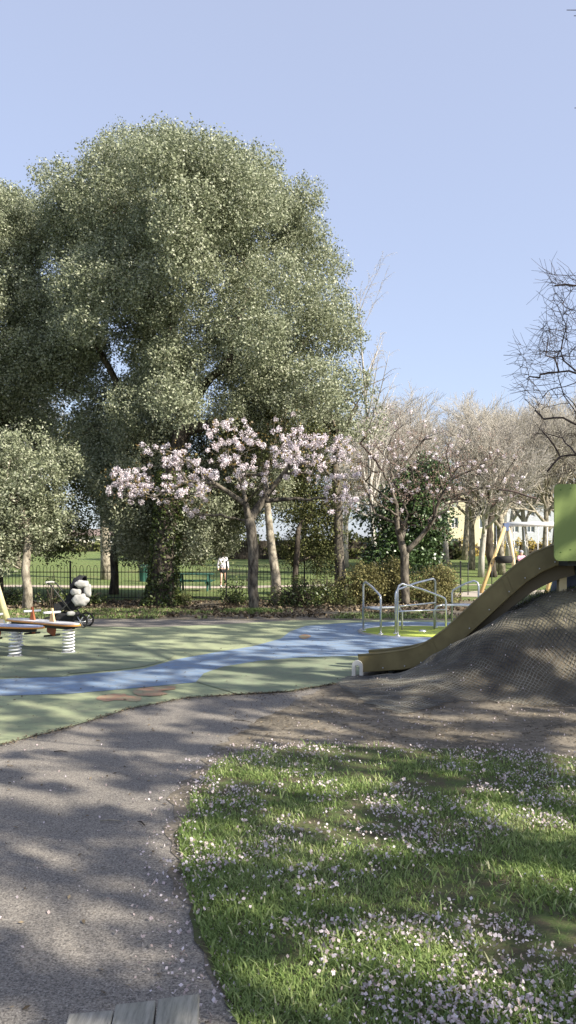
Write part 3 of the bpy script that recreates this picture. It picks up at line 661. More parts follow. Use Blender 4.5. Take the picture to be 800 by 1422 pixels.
# trees behind the photographer whose branches shade the foreground
def shade_tree(b, zc, rx, n, label, seed, leafy=30, rad=.1, rt=.008, sz=.055, lm='blossom'):
    t = empty('cherry_tree' if lm == 'blossom' else 'evergreen_tree', b, label, 'tree', 'trees behind and beside the camera')
    b = Vector(b); tg = []; rr = np.random.RandomState(seed)
    while len(tg) < n:
        v = rr.uniform(-1, 1, 3)
        if np.linalg.norm(v) > 1 or v[2] < -.8: continue
        p = Vector((b.x+v[0]*rx, b.y+v[1]*rx, zc+v[2]*rx*.5))
        if p.y > .6 and p.x < .39*p.y+.25+rad and p.z < 2.1+.75*p.y: continue
        if abs(p.y) < 1.2 and abs(p.x) < 1 and p.z < 2.5: continue
        tg.append(p)
    top = zc-rx*.45
    roots = [[b, b+Vector((.1, 0, top*.5)), b+Vector((0, .1, top))]]+[[b+Vector((0, .1, top)), b+Vector((math.cos(a)*rx*.45, math.sin(a)*rx*.45, top+rx*.25))] for a in (0.3, 1.6, 2.9, 4.2, 5.4)]
    if roots:
        roots = [roots[0]]+[r for r in roots[1:] if not (r[1].y > 1 and r[1].x < .39*r[1].y+.3)]
    paths, tips = colonize(roots, tg, .35, .04, .3, rt, .2)
    tubes_mesh(paths, .02).build('trunk', M['bark_grey'], t)
    if leafy: fastmesh('blossom' if lm == 'blossom' else 'crown', blossom(tips, leafy, rad, sz), 4, M[lm], t)
    return t
ST = dict(rad=.2, rt=.012, sz=.11)
shade_tree((7.6, -1.6, 0), 6.0, 4.2, 270, 'blossoming cherry just beside the lawn on the right', 3, 30, rad=.115, rt=.012, sz=.085)
shade_tree((8.0, -5.2, 0), 8.5, 4.6, 240, 'evergreen tree behind the camera on the right', 4, 44, lm='olive_leaf', rad=.18, rt=.011, sz=.11)
shade_tree((11.8, -1.0, 0), 10.5, 4.4, 170, 'tall evergreen beyond the cherry outside the right edge', 6, 44, lm='olive_leaf', rad=.2, rt=.011, sz=.12)
shade_tree((13.2, 3.3, 0), 7.6, 4.4, 430, 'evergreen beside the mound outside the right edge', 5, 36, lm='olive_leaf', rad=.14, rt=.012, sz=.10)
shade_tree((12.2, 2.4, 0), 13.5, 4.6, 420, 'very tall evergreen high above the mound outside the right edge', 7, 34, lm='olive_leaf', rad=.16, rt=.012, sz=.11)
shade_tree((18.0, 7.5, 0), 11.0, 4.6, 420, 'tall evergreen beside the playground outside the right edge', 8, 30, lm='olive_leaf', rad=.16, rt=.012, sz=.11)
shade_tree((15.5, 9.6, 0), 13.5, 5.2, 640, 'very tall evergreen far to the right of the roundabout', 9, 34, lm='olive_leaf', rad=.18, rt=.012, sz=.12)
# blossom twig entering the top right corner
def corner_twigs():
    t = empty('cherry_branch', (3.2, 3.2, 4.3), 'blossoming twig tips poking in at the top right corner', 'branch')
    paths = []; tips = []
    for x, y in ((787, 14), (797, 22), (798, 150)):
        e = P(x, y, 3.4); s = Vector((2.6, 3.6, e.z+.25)); m = s.lerp(e, .6)+Vector((0, 0, -.05)); paths.append(([s, m, e], [.008, .004, .0015])); tips += [m.lerp(e, .9), m.lerp(e, .7), m.lerp(e, .4)]
    for z0 in (0, .9): paths.append(([(3.4, 3.6, 2.6+z0), (2.6, 3.6, 3.4+z0)], [.012, .008]))
    tubes_mesh(paths, .001).build('twigs', M['twig_dark'], t)
    fastmesh('blossom', blossom([tips[3], tips[4], tips[7], tips[8]], 22, .02, .02), 4, M['blossom'], t)
corner_twigs()

# birch and bare background trees ---------------------------------------------
def bare(name, base, label, cfg, L, r, mat, seed, d=(0, 0, 1), cat='tree', group=None, extra=None):
    t = empty(name, base, label, cat, group); out = []; tips = []
    grow(Vector(base), Vector(d).normalized(), L, r, 0, cfg, out, tips, random.Random(seed))
    tk = [p for p in out if p[1][0] > cfg.get('split', .05)]; tw = [p for p in out if p[1][0] <= cfg.get('split', .05)]
    tubes_mesh(tk, .03).build('trunk', mat[0], t)
    if tw: tubes_mesh(tw, .03).build('crown', mat[1], t)
    return t
cfgB = dict(seg=7, wob=.035, trop=[.06, .02, -.10, -.3], lv=3, kids=[22, 8, 6], t0=[.25, .2, .1], ang=(.35, .65), lr=(.2, .3), rmin=.009, taper=.15, split=.04)
bb = P(520, 0, 36); bb.z = 0
bare('birch_tree', bb, 'tall slender white birch with drooping fine twigs beside the big oak', cfgB, 13.4, .12, (M['bark_birch'], M['twig_pink']), 5, d=(.04, 0, 1))
cfgT = dict(seg=5, wob=.05, trop=[.02, .07, .06, .05, .04], lv=4, kids=[9, 7, 7, 6], t0=[.38, .25, .2, .15], ang=(.35, .85), lr=(.5, .72), rmin=.013, taper=.35, split=.05)
GB = 'bare trees across the far lawn'
proto = bare('bare_tree', (14.5, 55, gz(55)), 'bare grey tree standing furthest left in front of the yellow building', cfgT, 7.4, .26, (M['bark_pale'], M['twig_grey']), 21, group=GB)
proto2 = bare('bare_tree', (6.0, 46, gz(46)), 'pinkish bare tree right beside the birch', cfgT, 6.3, .2, (M['twig_pink'], M['twig_pink']), 33, group=GB)
FT = [(655, 57, 0, 1.0, 'bare tree second from the left in front of the yellow building'), (668, 50, 1, .95, 'bare tree just left of the swing frame'), (697, 52, 0, 1.02, 'bare tree directly behind the swing frame'),
      (730, 58, 1, 1.1, 'bare tree behind the child on the swing'), (755, 54, 0, .95, 'bare tree behind the white swing beam end'), (785, 60, 1, 1.1, 'bare tree behind the green tower panel'), (820, 56, 0, 1.1, 'bare tree just outside the right edge'),
      (590, 62, 0, 1.1, 'bare tree behind the dark laurel'), (620, 66, 1, 1.15, 'bare tree behind the right end of the laurel'), (560, 50, 1, .95, 'pinkish bare tree behind the forked cherry'), (545, 64, 0, 1.25, 'bare tree between the birch and the laurel'),
      (705, 72, 1, 1.25, 'far bare tree above the swing beam'), (770, 75, 0, 1.25, 'far bare tree highest on the right'), (645, 74, 0, 1.2, 'far bare tree above the yellow building'), (860, 62, 1, 1.2, 'far bare tree outside the right edge'),
      (25, 60, 0, 1.2, 'bare tree seen through the gap at the left edge'), (-30, 66, 1, 1.2, 'bare tree beyond the left edge'), (330, 85, 1, 1.2, 'far bare tree behind the person'), (420, 70, 0, 1.1, 'bare tree behind the holly'), (480, 60, 1, 1.1, 'bare tree behind the grey trunk')]
for i, (x, D, k, s, lab) in enumerate(FT):
    X = (x-400)/F*D
    copy_tree((proto, proto2)[k], (X, D, gz(D)), i*1.37, s*(1.0 if k == 0 else 1.12), lab)
proto2['label'] = 'pinkish bare tree right beside the birch'
# pale plane tree trunks on the left lawn
def plane_tree(x, yb, D, r, label):
    b = P(x, 0, D); b.z = gz(D)-.05; t = empty('plane_tree', b, label, 'tree')
    out = []; tips = []
    grow(b, Vector((0.02, 0, 1)), 6.5, r, 0, dict(seg=5, wob=.04, trop=[.02, .05, .05], lv=3, kids=[6, 5, 5], t0=[.5, .3, .2], ang=(.4, .9), lr=(.5, .7), rmin=.02, taper=.6), out, tips, random.Random(int(x)))
    tubes_mesh(out, .03).build('trunk', M['bark_pale'], t)
    l = [(Vector(p), 1.2) for p in random.sample(tips, min(30, len(tips)))]
    fastmesh('crown', lobes_leaves(l, 24, .2, .3, 10), 4, M['olive_leaf'], t)
plane_tree(147, 806, 48, .34, 'thick pale trunked tree on the lawn beyond the railings')
plane_tree(312, 790, 70, .12, 'thin pale tree far across the lawn behind the person')

# far hedges, houses ----------------------------------------------------------
def hedge(name, x0, x1, D, z0, h, mat, label, leaf=.28, dep=1.2, n=None):
    a = P(x0, 0, D); c = P(x1, 0, D); t = empty(name, ((a.x+c.x)/2, D, z0), label, 'hedge')
    L = c.x-a.x; n = n or int(L*3)
    lo = [(Vector((random.uniform(a.x, c.x), D+random.uniform(-dep, dep)/2, z0+random.uniform(.15, .9)*h*random.uniform(.75, 1.15))), random.uniform(.35, .6)*min(1, h/1.5)) for _ in range(n)]
    fastmesh('foliage', lobes_leaves(lo, 45, leaf, .2, 10), 4, mat, t)
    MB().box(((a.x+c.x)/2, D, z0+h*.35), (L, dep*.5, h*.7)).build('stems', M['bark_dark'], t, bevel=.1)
hedge('hedge', 632, 715, 84, 1.35, 1.6, M['gold_leaf'], 'golden hedge in front of the yellow building left of the swings')
hedge('hedge', 722, 800, 84, 1.35, 2.0, M['gold_leaf'], 'golden hedge behind the swing beam on the right')
hedge('hedge', -60, 300, 100, 1.9, 1.4, M['olive_leaf'], 'long green hedge across the far left lawn', .35)
hedge('hedge', 300, 640, 76, 1.1, 2.6, M['olive_leaf'], 'green hedge far behind the cherry trunk and laurel', .35)
def house(x0, x1, ytop, D, wall, label, floors, bays, depth=9, roofh=1.2, roofc=(.2, .15, .13)):
    z0 = gz(D)-.2; a = P(x0, ytop, D); c = P(x1, ytop, D); cx = (a.x+c.x)/2; W = c.x-a.x; H = a.z-z0
    t = empty('house' if floors < 3 else 'apartment_building', (cx, D+depth/2, z0), label, 'house' if floors < 3 else 'apartment building')
    # facade built as piers and bands so that the windows are real openings
    fh = H/floors; bw = W/bays; ww = bw*.5; wh = fh*.5; m = MB(); wt = .35; fy = D+wt/2
    for i in range(bays+1):
        w = bw-ww if 0 < i < bays else (bw-ww)/2; xx = a.x+i*bw+(0 if 0 < i < bays else (w/2 if i == 0 else -w/2)); m.box((xx, fy, z0+H/2), (w, wt, H))
    for i in range(bays):
        xx = a.x+(i+.5)*bw
        for j in range(floors+1):
            zl = z0 if j == 0 else z0+(j-1)*fh+fh*.25+wh; zh = z0+H if j == floors else z0+j*fh+fh*.25
            m.box((xx, fy, (zl+zh)/2), (ww, wt-.01, zh-zl))
    m.box((cx-W/2+.175, D+depth/2+wt/2, z0+H/2), (.35, depth-wt, H)); m.box((cx+W/2-.175, D+depth/2+wt/2, z0+H/2), (.35, depth-wt, H)); m.box((cx, D+depth, z0+H/2), (W, .3, H-.02))
    m.build('wall', wall, t)
    r = MB(); y0, y1 = D-.4, D+depth+.4
    r.prism([(a.x-.4, y0, z0+H+.01), (a.x-.4, y1, z0+H+.01), (a.x-.4, (y0+y1)/2, z0+H+roofh)], 0, (W+.8, 0, 0)); r.build('roof', plain('roof', roofc, .8), t)
    gl = NM('glass', .15, .6); gl.col((.08, .1, .12))
    for i in range(bays):
        for j in range(floors):
            xx = a.x+(i+.5)*bw; zz = z0+j*fh+fh*.25+wh/2
            f = MB(); e = .08
            f.box((xx, D+.18, zz+wh/2-e/2), (ww-.01, .1, e)).box((xx, D+.18, zz-wh/2+e/2), (ww-.01, .1, e)).box((xx-ww/2+e/2, D+.18, zz), (e, .1, wh-2*e)).box((xx+ww/2-e/2, D+.18, zz), (e, .1, wh-2*e)).box((xx, D+.18, zz), (e, .08, wh-2*e))
            fo = f.build('window', M['white_paint'], t); MB().box((xx, D+.2, zz), (ww-2*e, .02, wh-2*e)).build('pane', gl.m, fo)
    return t
house(622, 700, 682, 96, plain('cream_render', (.62, .56, .39), .9), 'cream yellow apartment block glimpsed through bare trees', 3, 4)
house(704, 860, 700, 104, plain('grey_render', (.42, .44, .48), .9), 'pale grey apartment block behind the swing frame', 3, 7)
house(-60, 45, 738, 118, plain('white_render', (.7, .7, .68), .9), 'white house far across the park at the left edge', 2, 5)
house(70, 210, 744, 124, plain('cream_render2', (.66, .6, .52), .9), 'low cream house far behind the pale plane trunk', 2, 6)

# railings --------------------------------------------------------------------
def railings():
    Y = 27.0; x0 = -15.4; n = 8; w = 2.66
    t = empty('railing_fence', (x0+n*w/2, Y, 0), 'black hoop-topped park railings between playground and lawn', 'fence')
    for k in range(n):
        a = x0+k*w; m = MB()
        m.box((a+w/2, Y, .14), (w-.06, .03, .03)); m.box((a+w/2, Y, 1.0), (w-.06, .03, .03))
        nb = 22; s = (w-.06)/nb
        for i in range(nb):
            xx = a+.03+s*(i+.5)
            if i % 2 == 0:
                m.tube([(xx, Y, .06), (xx, Y, 1.12), (xx+s*.15, Y, 1.2), (xx+s*.5, Y, 1.235), (xx+s*.85, Y, 1.2), (xx+s, Y, 1.12), (xx+s, Y, .06)], .009, 5)
        m.build('panel', M['black_metal'], t)
    for k in range(n+1):
        xx = x0+k*w; MB().box((xx, Y, .66), (.05, .05, 1.32)).ball((xx, Y, 1.35), .035).build('post', M['black_metal'], t)
railings()
def posts_right():
    for i, (x, D) in enumerate([(650, 31), (683, 31.5)]):
        b = P(x, 0, D); MBo = MB().tube([(b.x, D, 0), (b.x, D, 1.25)], .02, 6).ball((b.x, D, 1.25), .03).build('fence_post', M['black_metal'])
        tag(MBo, ['thin black post on the lawn left of the swing leg', 'thin black post between the two swing frame legs'][i], 'post', 'thin posts near the swings')
posts_right()

# roundabout ------------------------------------------------------------------
def roundabout():
    cx, cy, R = 2.75, 16.2, 1.25
    t = empty('roundabout', (cx, cy, 0), 'lime green flush roundabout with bent steel handrails', 'roundabout')
    MB().lathe((cx, cy, 0), [(0, .030), (R, .030), (R+.001, .012)], 48).build('platform', M['r_lime'], t)
    MB().lathe((cx, cy, 0), [(R+.003, .012), (R+.003, .04), (R+.06, .04), (R+.075, .018)], 48).build('rim', M['steel'], t)
    def rail(a, za, c, zc, mid, name='handrail'):
        a = Vector((*a, 0)); c = Vector((*c, 0)); d = (c-a).normalized(); r = .10
        pts = [a+Vector((0, 0, .03)), a+Vector((0, 0, za-r)), a+Vector((0, 0, za-r*.35))+d*r*.28, a+Vector((0, 0, za))+d*r]
        pts += [a.lerp(c, .5)+Vector((0, 0, (za+zc)/2+.02))]
        pts += [c+Vector((0, 0, zc))-d*r, c+Vector((0, 0, zc-r*.35))-d*r*.28, c+Vector((0, 0, zc-r)), c+Vector((0, 0, .03))]
        h = MB().tube(pts, .021, 8).build(name, M['steel'], t)
        MB().tube([a+Vector((0, 0, mid)), c+Vector((0, 0, mid))], .017, 8).build('crossbar', M['steel'], h)
        for q in (a, c): MB().lathe((q.x, q.y, .03), [(0, .012), (.05, .012), (.055, 0)], 10).build('foot_plate', M['steel'], h)
    def seat(a, c, z):
        a = Vector((*a, z)); c = Vector((*c, z)); d = (c-a).normalized()
        s = MB(); n = Vector((-d.y, d.x, 0))*.11; s.prism([a-n, c-n, c+n, a+n], 0, (0, 0, -.03)); s.build('seat', M['white_paint'], t, bevel=.01)
        MB().tube([c+Vector((0, 0, -.02)), c+d*.1+Vector((0, 0, -.04)), c+d*.16+Vector((0, 0, -.12)), Vector((c.x, c.y, .03))+d*.16], .021, 8).build('seat_post', M['steel'], t)
    rail((1.56, 16.4), 1.04, (1.83, 15.62), .82, .51)
    rail((2.12, 15.3), 1.03, (3.14, 15.75), .76, .50)
    rail((3.18, 17.1), 1.08, (2.14, 15.75), .90, .56)
    rail((3.97, 16.5), 1.05, (3.5, 16.9), .88, .55)
    seat((1.6, 16.3), (2.22, 16.45), .52); seat((3.9, 16.6), (3.25, 16.7), .55)
    MB().lathe((cx, cy, .03), [(0, .03), (.07, .028), (.08, 0)], 16).build('hub_cap', M['steel'], t)
roundabout()

# slide and tower --------------------------------------------------------------
def slide():
    D0 = 10.2; X0 = .088*D0; dx, dy = .93, -.37
    n_ = math.hypot(dx, dy); dx, dy = dx/n_, dy/n_; px_, py_ = -dy, dx
    def pt(x, y):
        r = (x-400)/F; s = (r*D0-X0)/(dx-dy*r); D = D0+dy*s; return s, EYE-(y-HZ)/F*D
    top = [(497, 911), (530, 908), (560, 904), (580, 899), (597, 890), (618, 875), (645, 850), (672, 825), (700, 800), (722, 781), (742, 768), (765, 759), (790, 754)]
    bot = [(499, 934), (530, 932), (560, 930), (585, 925), (608, 914), (630, 900), (655, 878), (683, 852), (710, 827), (732, 808), (752, 795), (772, 786), (795, 780)]
    T = [pt(*p) for p in top]; B = [pt(*p) for p in bot]
    def W(s, z, o): return Vector((X0+dx*s+px_*o, D0+dy*s+py_*o, z))
    t = empty('slide', W(1.3, 0, .25), 'olive brown open slide running down over the netted mound', 'slide')
    m = NM('slide_paint', .45, .4); k = m.noise(3, 6, .6); m.col(m.ramp(k, [(.35, (.115, .09, .035)), (.65, (.18, .145, .062))])); om = m.m
    m2 = NM('slide_under', .6, .3); m2.col((.10, .08, .05))
    wd = .5
    for off, nm in ((0, 'side_wall'), (wd, 'side_wall')):
        s = MB(); n = len(T); th = .03
        v = [W(a, z, off) for a, z in T]+[W(a, z, off) for a, z in B]+[W(a, z, off+th) for a, z in T]+[W(a, z, off+th) for a, z in B]
        f = []
        for i in range(n-1):
            f += [(i, i+1, n+i+1, n+i), (2*n+i, 3*n+i, 3*n+i+1, 2*n+i+1), (i, 2*n+i, 2*n+i+1, i+1), (n+i, n+i+1, 3*n+i+1, 3*n+i)]
        f += [(0, n, 3*n, 2*n), (n-1, 3*n-1, 4*n-1, 2*n-1)]
        w = s.add(v, f, False).build(nm, om, t)
        b = w.modifiers.new('b', 'BEVEL'); b.width = .008; b.segments = 2; b.limit_method = 'ANGLE'
        MB().tube([W(a, z+.004, off+th/2) for a, z in T], .019, 8).build('edge_roll', om, w)
    bed = MB(); n = len(B); v = []
    for a, z in B: v += [W(a, z+.05, .031), W(a, z+.035, wd*.5+.015), W(a, z+.05, wd-.001)]
    for a, z in B: v += [W(a, z+.02, .031), W(a, z+.005, wd*.5+.015), W(a, z+.02, wd-.001)]
    f = []
    for i in range(n-1):
        for j in range(2): f += [(i*3+j, i*3+j+1, i*3+j+4, i*3+j+3), (3*n+i*3+j, 3*n+i*3+j+3, 3*n+i*3+j+4, 3*n+i*3+j+1)]
    bed.add(v, f).build('slide_bed', M['steel'], t)
    # supporting stringers under the chute
    st = MB()
    up = T and B[5:]
    for off in (.12, wd-.1):
        pts = [W(a, z-.03-.09*min(1, i/4), off) for i, (a, z) in enumerate(up)]
        pa = [(a, z-.0) for a, z in up]; pb = [(a+.02, z-.07-.09*min(1, i/5.)) for i, (a, z) in enumerate(up)]
        vv = [W(a, z, off) for a, z in pa]+[W(a, z, off) for a, z in pb]+[W(a, z, off+.04) for a, z in pa]+[W(a, z, off+.04) for a, z in pb]; n = len(pa); ff = []
        for i in range(n-1): ff += [(i, i+1, n+i+1, n+i), (2*n+i, 3*n+i, 3*n+i+1, 2*n+i+1), (i, 2*n+i, 2*n+i+1, i+1), (n+i, n+i+1, 3*n+i+1, 3*n+i)]
        st.add(vv, ff, False)
    st.build('stringer', m2.m, t)
    for k in (4, 8):
        a0, z0_ = T[k]; a1, z1_ = B[k]; jn = MB(); jn.prism([W(a0-.03, z0_-.012, -.004), W(a0+.03, z0_+.006, -.004), W(a1+.03, z1_+.02, -.004), W(a1-.03, z1_+.004, -.004)], 0, (px_*-.006, py_*-.006, 0)).build('joint_plate', om, t)
    for k in range(1, 12):
        a0, z0_ = T[k]; a1, z1_ = B[k]; MB().ball(W((a0+a1)/2+.02, z0_*.2+z1_*.8, -.012), .009, 8, 5).build('bolt', M['steel'], t)
    # white arched foot with an opening, and rear strut
    gm = plain('foot_grey', (.5, .5, .48), .5)
    for s0 in (0.02, wd-.04):
        outer = [(-.075, 0), (-.07, .15)]+[(.07*math.cos(a)-.0, .17+.07*math.sin(a)) for a in np.linspace(math.pi, 0, 9)]+[(.07, .15), (.075, 0)]
        inner = [(-.03, .03), (-.03, .14)]+[(.03*math.cos(a), .15+.03*math.sin(a)) for a in np.linspace(math.pi, 0, 9)]+[(.03, .14), (.03, .03)]
        s = MB(); n = len(outer); v = []
        for yy in (0, .05):
            for pl in (outer, inner): v += [W(.0+a, z, s0-.045+yy) for a, z in pl]
        f = []
        for i in range(n-1):
            f += [(i, i+1, n+i+1, n+i), (2*n+i, 3*n+i, 3*n+i+1, 2*n+i+1), (i, 2*n+i, 2*n+i+1, i+1), (n+i, n+i+1, 3*n+i+1, 3*n+i)]
        f += [(0, n, 3*n, 2*n), (n-1, 3*n-1, 4*n-1, 2*n-1), (0, n-1, 2*n-1, n), (n, 2*n-1, 4*n-1, 3*n), (2*n, 3*n, 4*n-1, 3*n-1), (0, 2*n, 3*n-1, n-1)]
        s.add(v, f, False).build('foot', gm, t)
    MB().box(W(.42, .06, .2), (.06, .3, .12), math.atan2(dy, dx)).build('foot_block', M['black_metal'], t)
slide()
def rounded(x0, x1, z0, z1, r, y):
    o = []
    for cx, cz, a0 in ((x1-r, z1-r, 0), (x0+r, z1-r, 90), (x0+r, z0+r, 180), (x1-r, z0+r, 270)):
        for k in range(7): a = math.radians(a0+k*15); o.append((cx+r*math.cos(a), y, cz+r*math.sin(a)))
    return o
def tower():
    D = 8.9; a = P(770, 672, D); c = P(772, 779, D)
    t = empty('play_tower', (3.6, 9.3, 1.2), 'play tower on the mound with a bright green rounded side panel', 'play tower')
    g = plain('green_panel', (.20, .265, .085), .5, .05, 3)
    p = MB().prism(rounded(a.x, a.x+1.05, c.z, a.z, .055, D), 0, (0, .02, 0)).build('side_panel', g, t)
    for bx, bz in ((.07, .1), (.18, .13), (.07, .8), (.18, .82), (.95, .1), (.95, .8)): MB().lathe((0, 0, 0), [(0, .004), (.008, .003), (.01, 0)], 8); MB().ball((a.x+bx, D-.001, c.z+bz), (.009, .005, .009), 8, 5).build('bolt', plain('bolt', (.12, .2, .05), .5), p)
    wood = plain('tower_wood', (.55, .47, .3), .7, .15, 5)
    for x, y in ((3.18+.02, 9.55), (4.2, 9.55), (3.55, 10.4), (4.2, 10.4)): 
        MB().box((x+.1, y, 1.55), (.09, .09, 1.4)).build('post', wood, t)
    MB().box((3.8, 9.75, 1.50), (1.25, 1.5, .06)).build('deck', M['black_metal'], t)
    MB().box((3.9, 9.75, 2.2), (1.1, .12, .08)).build('top_beam', wood, t)
    d = MB(); cx, cy, cz = 3.72, 10.1, 1.11
    dm = plain('blue_dome', (.15, .17, .235), .6, .2, 6)
    prof_ = [(.36*math.cos(a), .36*math.sin(a)) for a in np.linspace(0, math.pi/2, 9)]
    d.lathe((cx, cy, cz), [(.38, -.15)]+prof_[:-1]+[(.001, .36)], 28)
    tag(d.build('climbing_dome', dm), 'blue grey rubber dome on top of the mound under the tower', 'play dome')
tower()

# swings -------------------------------------------------------------------------
def swings():
    D = 34; a = P(703, 728, D); e = P(790, 728, D); zt = a.z
    t = empty('swing_set', ((a.x+e.x)/2, D, 0), 'swing frame with honey timber legs and white crossbeam', 'swing frame')
    wood = plain('swing_wood', (.62, .44, .2), .7, .12, 4); gw = plain('swing_wood_pale', (.72, .62, .42), .7, .1, 4)
    MB().tube([a, e], .10, 10).build('crossbeam', M['white_paint'], t)
    for q in (a, e):
        l1 = MB().tube([q+Vector((0, 0, .03)), Vector((q.x-1.4, D-1.3, 0))], [.08, .08], 8).build('leg', wood, t)
        l2 = MB().tube([q+Vector((.05, 0, .03)), Vector((q.x+.87, D+1.3, 0))], [.10, .10], 8).build('leg', gw, t)
        MB().box(q+Vector((-.02, 0, -.12)), (.2, .3, .34)).build('bracket', plain('bracket_blue', (.12, .16, .28), .5), t)
    # flat basket swing on chains
    c = P(700, 777, D-.8); 
    s = empty('basket_swing', c, 'black tyre-like basket swing hanging left of the child', 'swing')
    MB().lathe(c, [(.26, -.16), (.34, -.12), (.36, 0), (.34, .13), (.29, .15), (.24, .08), (.2, -.1), (0, -.14)], 16).build('seat', M['rubber'], s)
    for ox in (-.3, .3): MB().tube([c+Vector((ox, 0, .12)), Vector((c.x+ox*.4, D, zt-.06))], .012, 4).build('chain', M['steel'], s)
    c = P(724, 783, D-.5)
    s = empty('cradle_swing', c, 'black cradle swing seat holding the small child', 'swing')
    MB().box(c+Vector((0, .1, .0)), (.42, .06, .34)).box(c+Vector((-.2, -.03, .0)), (.05, .28, .3)).box(c+Vector((.2, -.03, .0)), (.05, .28, .3)).build('seat', M['rubber'], s, bevel=.02)
    for ox in (-.24, .24): MB().tube([c+Vector((ox, 0, .15)), Vector((c.x+ox, D, zt-.06))], .014, 4).build('chain', M['steel'], s)
    for x in (747, 760):
        c2 = P(x, 790, D)
        s2 = empty('flat_swing', c2, 'flat swing seat with pale chains, hidden low behind the slide, %s' % ('left one' if x == 747 else 'right one'), 'swing')
        MB().box(c2, (.16, .2, .04)).build('seat', M['rubber'], s2)
        MB().tube([c2, Vector((c2.x, D, zt-.06))], .022, 5).build('chain', M['white_paint'], s2)
swings()
# the leg of a frame at the far left
def left_frame():
    D = 17.6; f = P(11, 866, D); f.z = 0; top = P(-22, 760, D)
    k = top+(top-f)*.25; t = empty('climbing_structure', (f.x-1, D, 0), 'pale green-yellow timber leg leaning in from the left edge above the seesaws', 'play equipment')
    w = plain('frame_wood', (.6, .55, .32), .7, .12, 5)
    MB().tube([f+Vector((0, 0, .1)), k], .075, 10).build('leg', w, t); MB().tube([f, f+(k-f)*.07], .06, 10).build('foot_sleeve', M['steel'], t)
    MB().tube([Vector((k.x*2-f.x-.2, D-.5, 0)), k], .075, 10).build('leg', w, t); MB().tube([k, k+Vector((-3, 1.5, 0))], .07, 10).build('crossbeam', w, t)
left_frame()

# spring seesaws -------------------------------------------------------------------
def seesaw(cx, cy, rz, zb, top, edge, label, L=1.0, sp=.78, pn_=.3):
    t = empty('spring_seesaw', (cx, cy, 0), label, 'seesaw', 'spring seesaws on the rubber surface', rz)
    def B(m, name, mat, par=t, bv=0): return m.build(name, mat, par, local=True, bevel=bv)
    def board(z, g, th):
        o = []
        for k in range(28):
            a = 2*math.pi*k/28; c, s = math.cos(a), math.sin(a)
            w = .17
            x = math.copysign(abs(c)**.35, c)*(L+g); y = math.copysign(abs(s)**.8, s)*(w+g)
            o.append(Vector((x, y, z)))
        return MB().prism(o, 0, (0, 0, th))
    B(board(zb, .02, .022), 'board_edge', edge); B(board(zb+.022, 0, .016), 'board', top)
    B(MB().box((0, 0, zb-.035), (L*1.7, .16, .05)), 'underframe', M['black_metal'], bv=.008)
    for sx in (-1, 1):
        X = sx*L*sp; pts = []
        for k in range(7*12+1):
            a = k/12*2*math.pi; z = .02+(zb-.08)*k/84; r = .088; pts.append((X+r*math.cos(a), r*math.sin(a), z))
        B(MB().tube(pts, .0135, 6), 'spring', M['white_paint'])
        B(MB().lathe((X, 0, 0), [(0, .03), (.11, .03), (.12, .018)], 16), 'base_plate', M['steel'])
        xp = sx*L*pn_; o = plain('orange_panel', (.38, .11, .04), .5); hw = plain('handle_post', (.75, .5, .25), .5)
        p = MB().prism([(xp-.13, -.012, zb-.14), (xp-.05, -.012, zb-.17), (xp+.02, -.012, zb-.2), (xp+.07, -.012, zb-.19), (xp+.1, -.012, zb-.1), (xp+.1, -.012, zb-.012), (xp-.14, -.012, zb-.012)], 0, (0, .024, 0)); pn = B(p, 'foot_panel', o)
        B(MB().tube([(xp, -.15, zb-.19), (xp, .15, zb-.19)], .016, 8), 'foot_bar', M['black_metal'])
        hp = B(MB().prism([(xp-.06, -.014, zb+.04), (xp+.08, -.014, zb+.04), (xp+.05, -.014, zb+.13), (xp+.015, -.014, zb+.26), (xp-.02, -.014, zb+.26), (xp-.03, -.014, zb+.12)], 0, (0, .028, 0)), 'handle_post', hw if sx > 0 else o)
        B(MB().tube([(xp-.0, -.16, zb+.19), (xp, .16, zb+.19)], .019, 8), 'handlebar', M['white_paint'], hp)
gtop = plain('board_grey', (.5, .49, .5), .5, .08); btop = plain('board_blue', (.36, .4, .55), .5, .08); oe = plain('board_orange', (.62, .27, .06), .5, .1)
seesaw(-4.13, 13.3, math.radians(-39), .45, gtop, oe, 'grey-topped spring seesaw whose orange end stands in front of the pushchair', .95)
seesaw(-4.73, 12.54, math.radians(-20), .46, btop, oe, 'blue-topped orange-edged spring seesaw running off the left edge', 1.0, .5, .12)

